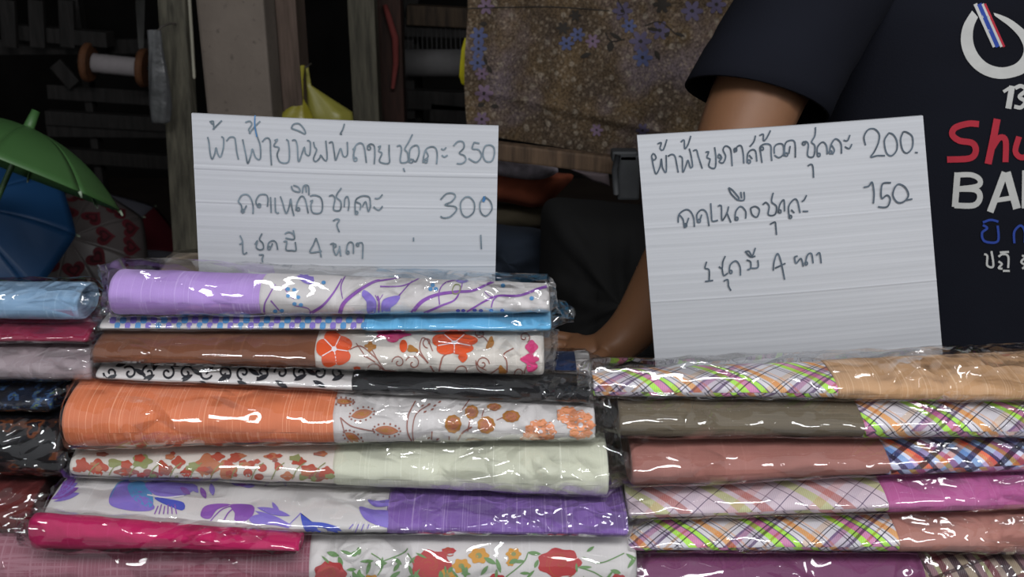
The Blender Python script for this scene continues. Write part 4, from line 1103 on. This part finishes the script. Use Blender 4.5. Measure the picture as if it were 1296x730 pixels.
# wooden rail under it, metal fitting, orange cloth, pale cloth end
timber('loom_beam', 'brown wooden beam sloping below the batik cloth between the cards', 'beam', at(560, 182, 1.75), at(842, 216, 1.68), .024, .03, wood('beam_wood', '5c4a3a', '3c3026'))
def fitting():
    Y = 1.62; root = thing('loom_bracket', 'dark grey iron bracket at the right end of the sloping beam', 'bracket', tuple(at(800, 250, Y)))
    IR = plain('dark_iron', '2e3032', .6, .4, .2, 30)
    for c_, s_ in [((795, 222), (.036, .03, .075)), ((822, 210), (.03, .03, .028)), ((790, 196), (.042, .03, .018))]:
        m = MB(); m.box(at(c_[0], c_[1], Y), s_, bev=.004); m.build('iron_block', IR, root, False)
    m = MB(); m.tube([at(780, 245, Y - .02), at(778, 215, Y - .03), at(782, 196, Y - .03)], .005, 10); m.build('lever', IR, root)
fitting()
def drape(name, label, cat, poly, Y, mat, th=.03, fold=.008, root_y=None):
    """padded cloth piece filling an outline, real thickness"""
    P = smooth_path(poly, 6, True) if len(poly) > 4 else [Vector(p) for p in poly]
    if len(poly) <= 4:
        Q = []
        for i in range(len(P)):
            a, b_ = P[i], P[(i + 1) % len(P)]; Q += [a.lerp(b_, k / 8) for k in range(8)]
        P = Q
    c = sum(P, Vector((0, 0))) / len(P); m = MB(); R_ = 7; n_ = len(P)
    for side in (1, -1):
        G_ = []
        for r in range(R_ + 1):
            f = r / R_; row = []
            for p in P:
                q = c.lerp(p, f); bul = sqrt(max(0, 1 - f ** 3)) * th / 2 + fold * noise.noise(Vector((q.x * .05, q.y * .05, Y))) * (1 - f)
                row.append(at(q.x, q.y, Y - side * bul))
            G_.append(row)
        m.grid(G_, closed_v=True)
    o = m.build(name, mat, None); lo = at(c.x, max(p.y for p in P), Y)
    o.data.transform(Matrix.Translation(-lo)); o.location = lo
    return tag(o, label, cat)
drape('orange_cloth', 'rust orange cloth bundle hanging under the sloping beam', 'cloth', [(600, 204), (640, 210), (700, 218), (726, 222), (712, 240), (692, 258), (675, 263), (640, 256), (600, 250)], 1.9, plain('rust_orange_cloth', '6b3420', .9), .10)
drape('flowered_cloth', 'pale flowered cloth tucked between the sloping beam and the orange cloth', 'cloth', [(600, 200), (650, 206), (706, 213), (690, 226), (655, 226), (600, 214)], 1.82, plain('pale_flowered_cloth', '7d767c', .9, .2, .3, 60), .05)
drape('pale_cloth', 'dull mauve cloth end hanging under the right part of the sloping beam', 'cloth', [(722, 214), (770, 220), (772, 236), (750, 230)], 1.84, plain('dull_mauve_cloth', '5a5052', .9), .03)
drape('olive_cushion', 'dark olive cushion below the rust orange cloth', 'cushion', [(600, 258), (650, 258), (690, 262), (694, 280), (680, 290), (600, 288)], 1.98, plain('dark_olive_cloth', '363023', .9), .12)
drape('navy_cloth', 'dark navy cloth heap beside the left price card', 'cloth', [(590, 288), (650, 286), (690, 294), (700, 330), (704, 372), (590, 372)], 1.75, plain('dark_navy_cloth', '151d28', .9), .2, .03)
drape('black_cloth_heap', 'black cloth heap between the two cards behind the resting hand', 'cloth', [(690, 256), (740, 252), (800, 258), (860, 262), (900, 300), (905, 430), (860, 520), (700, 520), (680, 420), (684, 320)], 1.6, plain('black_cloth', '161616', .95, .1, .1, 8), .25, .05)

# ---- umbrellas
def umbrella(label, apex, tip, Rpx, depth_k, Y, cols, tilt_y=0.0, n_=8, hearts=None, ph=0.0, sag=.06, ribs='2a2a2a', ferr=(.004, .05)):
    """open umbrella; apex pixel, axis from rim centre to apex given by tip (dx, dy px) plus tilt_y towards the camera"""
    A_ = at(apex[0], apex[1], Y); ppm = F / (A_ - CAM).dot(FW); R_ = Rpx / ppm
    ax = (Vector((1, 0, 0)) * tip[0] + UP * (-tip[1])).normalized() * cos(tilt_y) - FW * sin(tilt_y); ax.normalize()
    H = R_ * depth_k; u = (FW - ax * FW.dot(ax)); u = u.normalized() if u.length > .1 else Vector((1, 0, 0)); v = ax.cross(u).normalized()
    root = thing('umbrella', label, 'umbrella', tuple(A_ - ax * H))
    def S(r, a):
        k = (a - ph) / (2 * pi / n_); f = k - math.floor(k); sg = sin(pi * f)
        rr = r * (1 - sag * sg * r); hz = (1 - r ** 2.1) * H - sag * .55 * H * sg * sin(pi * min(1, r)) 
        return A_ - ax * (H - hz) + (u * cos(a) + v * sin(a)) * R_ * rr
    for g in range(n_):
        m = MB(); P = []
        for j in range(11):
            a = ph + 2 * pi * (g + j / 10) / n_; P.append([S(max(.012, i / 14), a) for i in range(15)])
        m.grid(P); o = m.build('panel', cols[g % len(cols)], root)
        md = o.modifiers.new('thickness', 'SOLIDIFY'); md.thickness = .0012; md.offset = -1
        if hearts:
            c0 = ph + 2 * pi * (g + .5) / n_; hm = MB()
            for (rr, da) in [(.45, 0), (.78, -.19), (.80, .20)]:
                ce = S(rr, c0 + da); rad = (S(rr - .02, c0 + da) - S(rr + .02, c0 + da)).normalized(); tn = (S(rr, c0 + da + .03) - S(rr, c0 + da - .03)).normalized()
                nn = rad.cross(tn).normalized(); nn = nn if nn.dot(ax) > 0 else -nn
                hs = R_ * .15; rows = []
                for q in range(24):
                    t_ = 2 * pi * q / 24; X = 16 * sin(t_) ** 3 / 16; Yh = (13 * cos(t_) - 5 * cos(2 * t_) - 2 * cos(3 * t_) - cos(4 * t_)) / 16
                    rows.append((X, Yh))
                for lay, k2, mi in ((.003, 1.0, 0), (.0042, .62, 1), (.0052, .34, 0)):
                    vs = [ce + nn * lay] + [ce + nn * lay + tn * X * hs * k2 + rad * Yh * hs * k2 for X, Yh in rows]
                    hm.add(vs, [(0, 1 + q, 1 + (q + 1) % 24) for q in range(24)], mi)
            hm.build('heart_print', hearts, o)
    RB = plain('umbrella_rib_' + ribs, ribs, .4, .5)
    for g in range(n_):
        a = ph + 2 * pi * g / n_; m = MB(); m.tube([S(max(.02, i / 10), a) - ax * .003 for i in range(11)] , .0016, 6); m.build('rib', RB, root)
        m = MB(); e = S(1, a); m.tube([e, e + (e - S(.95, a)) .normalized() * .010], [.003, .0015], 8); m.build('rib_tip', TIPW, root)
    m = MB(); m.tube([A_ - ax * (H * 2.6), A_ + ax * .004], .005, 10); m.build('shaft', RB, root)
    m = MB(); m.tube([A_, A_ + ax * .004, A_ + ax * ferr[1]], [.010, ferr[0] * 1.3, ferr[0]], 12); m.build('ferrule', cols[0], root)
    m = MB(); b0 = A_ - ax * (H * 2.6); m.tube([b0, b0 - ax * .05, b0 - ax * .075 + u * .01, b0 - ax * .08 + u * .03, b0 - ax * .06 + u * .045], .008, 10); m.build('handle', RB, root)
    return root
TIPW = plain('pale_tip', '8a9a86', .5)
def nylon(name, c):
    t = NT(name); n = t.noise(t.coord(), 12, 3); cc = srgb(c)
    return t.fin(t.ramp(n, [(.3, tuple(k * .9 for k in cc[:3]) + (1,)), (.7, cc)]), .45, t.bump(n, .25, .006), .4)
umbrella('open green umbrella with pale rib tips, upper left above the blue one', (36, 162), (8, -21), 138, .40, 1.72, [nylon('green_nylon', '42683a')], -.10, ferr=(.007, .032), ph=.28, sag=.02, ribs='3a5a34')
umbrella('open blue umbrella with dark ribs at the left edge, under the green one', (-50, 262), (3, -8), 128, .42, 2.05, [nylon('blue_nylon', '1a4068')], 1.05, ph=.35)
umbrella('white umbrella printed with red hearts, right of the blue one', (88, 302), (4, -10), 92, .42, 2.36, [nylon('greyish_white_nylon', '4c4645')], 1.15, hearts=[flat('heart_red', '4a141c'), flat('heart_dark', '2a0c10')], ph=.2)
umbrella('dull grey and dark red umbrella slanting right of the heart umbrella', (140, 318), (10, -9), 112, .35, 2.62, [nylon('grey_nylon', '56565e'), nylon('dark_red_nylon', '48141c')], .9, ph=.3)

def display_stand():
    xa, xb = at(-200, 300, 1.8).x, at(232, 300, 2.0).x
    root = thing('display_stand', 'dark stepped wooden stand under the umbrellas at the left', 'stand', ((xa + xb) / 2, 2.1, 0))
    SW = wood('brown_stand_wood', '2e241d', '1c1612')
    for y0, y1, z_ in ((1.60, 1.84, .68), (1.86, 2.78, .47)):
        n_ = 2 if y1 - y0 < .5 else 6; w_ = (y1 - y0) / n_
        for q in range(n_):
            m = MB(); m.box(((xa + xb) / 2, y0 + w_ * (q + .5), z_ - .011), (xb - xa, w_ - .004, .022), bev=.002); m.build('board', SW, root, False)
        for x in (xa + .03, xb - .03):
            for y in (y0 + .03, y1 - .03):
                m = MB(); m.beam((x, y, 0), (x, y, z_ - .022), .04, .04); m.build('leg', SW, root, False)
display_stand()

# ------------------------------------------------------------------ the seller behind the right card
def person():
    root = thing('person', 'person in a navy printed T-shirt leaning an arm on the table behind the right card', 'person', (.60, 1.34, 0))
    SK = NT('skin'); n = SK.noise(SK.coord(), 9, 4)
    SKM = SK.fin(SK.ramp(n, [(.3, srgb('6a4a34')), (.7, srgb('7b563c'))]), .55, SK.bump(SK.noise(SK.coord(), 160, 2), .15, .001), .35)
    SK.b.inputs['Subsurface Weight'].default_value = .08; SK.b.inputs['Subsurface Radius'].default_value = (.01, .004, .002)
    # skeleton: joint, radius, parent
    J = {}; order = []
    def j(k, p, r, par=None):
        J[k] = (Vector(p), r, par); order.append(k)
    j('pelvis', (.62, 1.37, .86), (.125, .10))
    j('belly', (.62, 1.36, 1.02), (.125, .095), 'pelvis'); j('chest', (.61, 1.35, 1.18), (.14, .095), 'belly'); j('top', (.605, 1.35, 1.31), (.11, .07), 'chest')
    j('neck', (.60, 1.34, 1.42), (.052, .052), 'top'); j('jaw', (.60, 1.33, 1.49), (.062, .066), 'neck'); j('head', (.60, 1.335, 1.565), (.074, .088), 'jaw'); j('crown', (.60, 1.345, 1.63), (.055, .065), 'head')
    # image-left arm (the person's right), reaching down to the packs
    j('sh', (.42, 1.31, 1.33), (.062, .062), 'top')
    j('ua', at(958, 110, 1.20), (.058, .058), 'sh'); j('um', at(930, 205, 1.165), (.053, .053), 'ua'); j('el', at(888, 280, 1.14), (.046, .046), 'um')
    j('fa', at(858, 330, 1.125), (.044, .043), 'el'); j('fb', at(828, 382, 1.115), (.039, .037), 'fa'); j('wr', at(797, 422, 1.112), (.032, .032), 'fb')
    j('pa', at(766, 438, 1.112), (.029, .022), 'wr'); j('pb', at(736, 446, 1.112), (.030, .017), 'pa')
    # other arm hangs at the side, out of frame
    j('sh2', (.79, 1.33, 1.33), (.062, .062), 'top'); j('ua2', (.87, 1.33, 1.17), (.05, .05), 'sh2'); j('el2', (.90, 1.32, 1.02), (.042, .042), 'ua2')
    j('fa2', (.895, 1.27, .92), (.036, .036), 'el2'); j('wr2', (.885, 1.22, .83), (.026, .026), 'fa2'); j('pa2', (.88, 1.205, .775), (.02, .034), 'wr2')
    def finger(tag_, base, steps, rad, par):
        prev = par; p = Vector(base)
        for i_, s_ in enumerate(steps):
            p = p + Vector(s_); j('%s%d' % (tag_, i_), p, (rad * (1 - .13 * i_),) * 2, prev); prev = '%s%d' % (tag_, i_)
    pb = J['pb'][0]
    for q, (dy, L_, dx) in enumerate([(-.031, .074, .0), (-.011, .086, -.004), (.011, .080, -.002), (.031, .062, .004)]):
        base = pb + Vector((-.004 + dx, dy * .8, 0)); k_ = L_ / 3
        finger('f%d_' % q, base, [(-.010, dy * .2, .003), (-k_, dy * .10, .003), (-k_ * .95, dy * .05, -.006), (-k_ * .8, 0, -.013)], .0098, 'pb')
    finger('th', J['pa'][0], [(-.004, -.030, .0), (-.022, -.020, -.004), (-.022, -.010, -.007)], .0112, 'pa')
    for q, dy in enumerate((-.028, -.009, .010, .027)):
        finger('g%d_' % q, J['pa2'][0] + Vector((0, dy * .8, -.02)), [(0, dy * .2, -.008), (0, 0, -.028), (-.008, 0, -.024), (-.014, 0, -.016)], .009, 'pa2')
    finger('tg', J['pa2'][0] + Vector((0, -.01, .01)), [(-.004, -.026, -.008), (-.006, -.016, -.022), (-.004, -.006, -.02)], .0105, 'pa2')
    me = bpy.data.meshes.new('body'); ix = {k: i for i, k in enumerate(order)}; o0 = root.location
    me.from_pydata([tuple(J[k][0] - o0) for k in order], [(ix[k], ix[J[k][2]]) for k in order if J[k][2]], [])
    o = link('body', me, SKM, root)
    sk = o.modifiers.new('skin', 'SKIN'); sk.use_smooth_shade = True; sk.branch_smoothing = .4
    for v, k in zip(me.skin_vertices[0].data, order): v.radius = J[k][1]; v.use_root = (k == 'pelvis')
    sb = o.modifiers.new('sub', 'SUBSURF'); sb.levels = 2; sb.render_levels = 2
    # face and hair (above the frame)
    hc = Vector((.60, 1.335, 1.565))
    m = MB()
    for sx in (-1, 1):
        m.tube([hc + Vector((sx * .078, .004, .02)), hc + Vector((sx * .086, .01, .008)), hc + Vector((sx * .080, .004, -.03))], [.008, .014, .007], 10)
    m.build('ears', SKM, root)
    m = MB(); m.tube([hc + Vector((0, -.082, .015)), hc + Vector((0, -.098, -.012)), hc + Vector((0, -.090, -.026))], [.007, .012, .009], 10); m.build('nose', SKM, root)
    m = MB(); m.tube([hc + Vector((-.022, -.082, -.052)), hc + Vector((0, -.088, -.052)), hc + Vector((.022, -.082, -.052))], [.003, .006, .003], 8); m.build('mouth', plain('lips', '7a4440', .5), root)
    for sx in (-1, 1):
        m = MB(); c_ = hc + Vector((sx * .031, -.074, .010)); G_ = [[c_ + Vector((.0125 * sin(t_) * cos(a_), .010 * sin(t_) * sin(a_) , .008 * cos(t_))) for a_ in [2 * pi * k / 12 for k in range(12)]] for t_ in [.02 + 3.1 * i_ / 8 for i_ in range(9)]]
        m.grid(G_, closed_v=True); m.build('eye', plain('eye_dark', '2a211c', .2, .5), root)
    m = MB(); G_ = []
    for i_ in range(12):
        t_ = .02 + 1.75 * i_ / 11; row = []
        for k in range(28):
            a_ = 2 * pi * k / 28; cut = 1.0 if sin(a_) > -.3 else .62
            tt = t_ * cut; row.append(hc + Vector((.088 * sin(tt) * cos(a_), .103 * sin(tt) * sin(a_) + .012, .03 + .088 * cos(tt))) * 1.0)
        G_.append(row)
    m.grid(G_, closed_v=True); m.build('hair', plain('black_hair', '15120f', .5, .4), root)

    # T-shirt: torso tube and two open sleeves
    t = NT('navy_jersey'); v = t.coord(); n = t.noise(v, 420, 2)
    SH = t.fin(t.ramp(t.noise(v, 6, 2), [(.3, srgb('0d0e15')), (.7, srgb('11131b'))]), .9, t.bump(n, .3, .001), .12)
    rings = [(.74, .222, .128), (.85, .216, .124), (.97, .214, .122), (1.08, .218, .122), (1.18, .226, .124), (1.26, .232, .122), (1.32, .228, .112), (1.355, .205, .098), (1.385, .165, .085), (1.41, .115, .074), (1.425, .082, .066)]
    m = MB(); G_ = []; R2 = []
    for i_ in range(len(rings) - 1):
        for k in range(7):
            f = k / 7; R2.append([rings[i_][q] + (rings[i_ + 1][q] - rings[i_][q]) * f for q in range(3)])
    R2.append(rings[-1])
    for z, hw, hd in R2:
        row = []
        for k in range(72):
            a_ = 2 * pi * k / 72; fo = max(0, (1.3 - z) / .55)
            w_ = 1 + .018 * sin(a_ * 7 + z * 6) * fo + .03 * noise.noise(Vector((cos(a_) * 1.6, sin(a_) * 1.6, z * 5)))
            row.append(Vector((.61 + hw * spw(cos(a_), .85) * w_, 1.35 + hd * spw(sin(a_), .75) * w_, z)))
        G_.append(row)
    m.grid(G_, closed_v=True)
    def sleeve(s0, s1, r0, r1, ax1, seam=True):
        """s0 shoulder centre, s1 mouth centre; ax1 = two half axes of the mouth"""
        G2 = []; n_ = 40; d_ = (s1 - s0).normalized(); A1, B1 = ax1; A0 = A1.normalized() * r0; B0 = B1.normalized() * r0
        for i2 in range(20):
            f = i2 / 19; c_ = s0.lerp(s1, f) + Vector((0, 0, .018 * sin(pi * f))); g_ = f
            row = []
            for k in range(n_):
                a_ = 2 * pi * k / n_; w_ = 1 + .025 * noise.noise(Vector((cos(a_) * 2, sin(a_) * 2, f * 5)))
                if abs(f - .80) < .03: w_ *= .985
                row.append(c_ + (A0.lerp(A1, g_) * cos(a_) + B0.lerp(B1, g_) * sin(a_)) * w_)
            G2.append(row)
        # turned hem
        G2.append([c2 + (s1 - c2) * .035 + d_ * .001 for c2 in G2[-1]])
        for f in (.96, .88, .8): G2.append([s1.lerp(p, .955) - d_ * (1 - f) * .12 for p in G2[19]])
        m.grid(G2, closed_v=True)
    Ym = 1.185; c1 = at(956, 124, Ym); xr = at(1036, 158, Ym + .03); xl = at(876, 97, Ym - .01)
    A1 = (xr - xl) / 2; c1 = (xr + xl) / 2
    down = (c1 - Vector((.44, 1.32, 1.36))).normalized(); B1 = down.cross(A1.normalized()).normalized() * .074
    sleeve(Vector((.43, 1.325, 1.345)), c1, .082, .08, (A1, B1))
    d2 = (Vector((.86, 1.33, 1.19)) - Vector((.78, 1.34, 1.33))).normalized(); A2 = Vector((0, 1, 0)); B2 = d2.cross(A2)
    sleeve(Vector((.765, 1.345, 1.335)), Vector((.862, 1.33, 1.17)), .08, .078, (A2 * .078, B2 * .078))
    sh = m.build('t_shirt', SH, root)
    c = crop(1040, 0, 4.055); g = crop(1130, 120, 3.042)
    p = Print([sh], .0012); WT, RD, BL, DR = 0, 1, 2, 3
    outer = [(770, 55), (725, 130), (713, 215), (740, 300), (800, 365), (880, 400), (960, 400), (1040, 372), (1095, 310), (1105, 240), (1075, 190), (1010, 130), (950, 90), (880, 66)]
    inner = [(800, 88), (778, 140), (775, 210), (800, 275), (850, 325), (920, 345), (985, 330), (1022, 295), (1035, 250), (1020, 205), (1000, 175), (960, 135), (920, 105), (885, 80)]
    Po = smooth_path(c(*outer), 3); Pi = smooth_path(c(*inner), 3); N = 70
    rs = lambda P, t_: P[min(len(P) - 1, int(t_ * (len(P) - 1) + .5))]
    vs = []; fs = []
    for i_ in range(N + 1): vs += [rs(Po, i_ / N), rs(Po, i_ / N).lerp(rs(Pi, i_ / N), .5), rs(Pi, i_ / N)]
    for i_ in range(N): a_ = 3 * i_; fs += [(a_, a_ + 3, a_ + 4, a_ + 1), (a_ + 1, a_ + 4, a_ + 5, a_ + 2)]
    p.put(vs, fs, WT)
    for x0, x1, u0, u1, mi in [(777, 795, 878, 893, WT), (795, 818, 893, 912, BL), (818, 830, 912, 930, WT), (830, 840, 930, 938, RD)]:
        p.stroke(c(((x0 + x1) / 2, 20), ((u0 + u1) / 2, 240)), (x1 - x0 + 2) / 4.055, mi)
    def S(tr, pts, wd, mi, k): p.stroke(tr(*pts), wd / k, mi, step=1.5)
    S(c, [(975, 440), (955, 556)], 30, WT, 4.055); S(c, [(930, 470), (968, 446)], 16, WT, 4.055)
    S(c, [(990, 452), (1020, 440), (1045, 462), (1012, 495), (1042, 520), (1020, 550), (985, 545)], 20, WT, 4.055)
    S(c, [(1075, 545), (1078, 549)], 16, WT, 4.055); S(c, [(1110, 440), (1095, 556)], 30, WT, 4.055)
    for pts, wd in [([(330, 112), (290, 110), (240, 125), (228, 152), (255, 175), (305, 185), (318, 215), (295, 243), (208, 248)], 24), ([(400, 92), (385, 170), (365, 265)], 27), ([(380, 205), (408, 165), (432, 175), (432, 258)], 23), ([(484, 160), (470, 215), (492, 240), (525, 225), (545, 160), (538, 250)], 22)]: S(g, pts, wd, RD, 3.042)
    for pts, wd in [([(248, 298), (238, 430)], 24), ([(240, 308), (300, 307), (333, 325), (325, 350), (250, 361)], 20), ([(250, 361), (318, 365), (334, 395), (310, 424), (236, 424)], 22),
                    ([(373, 450), (430, 297)], 26), ([(437, 297), (476, 437)], 30), ([(395, 405), (460, 395)], 18), ([(506, 436), (508, 290)], 24), ([(510, 300), (560, 425)], 22), ([(566, 425), (566, 290)], 22)]: S(g, pts, wd, WT, 3.042)
    for pts in [[(345, 500), (362, 512), (342, 530), (352, 562), (402, 562), (402, 502)], [(345, 490), (375, 480), (405, 487)], [(466, 570), (466, 525), (490, 502), (506, 525), (506, 568)], [(540, 505), (540, 565)]]: S(g, pts, 9, BL, 3.042)
    for pts in [[(350, 612), (362, 618), (362, 655), (385, 658), (378, 600)], [(405, 622), (420, 612), (442, 620), (442, 665)], [(405, 640), (418, 650), (405, 665), (420, 668)], [(410, 605), (445, 603)], [(422, 676), (448, 676)], [(495, 618), (508, 622), (492, 642), (508, 655), (496, 668)], [(530, 618), (545, 640), (530, 668)]]: S(g, pts, 8, WT, 3.042)
    p.build('shirt_print', [flat('shirt_white', 'a9a9a6'), flat('shirt_red', '9a2633'), flat('shirt_blue', '253c86'), flat('shirt_dark_red', '5c1822')], sh)
    # trousers and shoes, behind the table
    TR = plain('dark_trousers', '191a1d', .9, .1)
    m = MB()
    for sx in (-1, 1):
        x = .62 + sx * .10
        m.tube([(x * .6 + .62 * .4, 1.37, .93), (x, 1.37, .84), (x + sx * .01, 1.36, .5), (x + sx * .02, 1.38, .12), (x + sx * .02, 1.385, .05)], [.10, .105, .075, .062, .066], 24)
    m.build('trousers', TR, root)
    for sx in (-1, 1):
        m = MB(); x = .62 + sx * .12; m.tube([(x, 1.43, .045), (x, 1.38, .055), (x + sx * .01, 1.28, .04), (x + sx * .012, 1.22, .028), (x + sx * .012, 1.20, .024)], [.03, .046, .044, .034, .012], 16)
        m.build('shoe', plain('black_shoe', '1a1a1a', .5), root)
person()
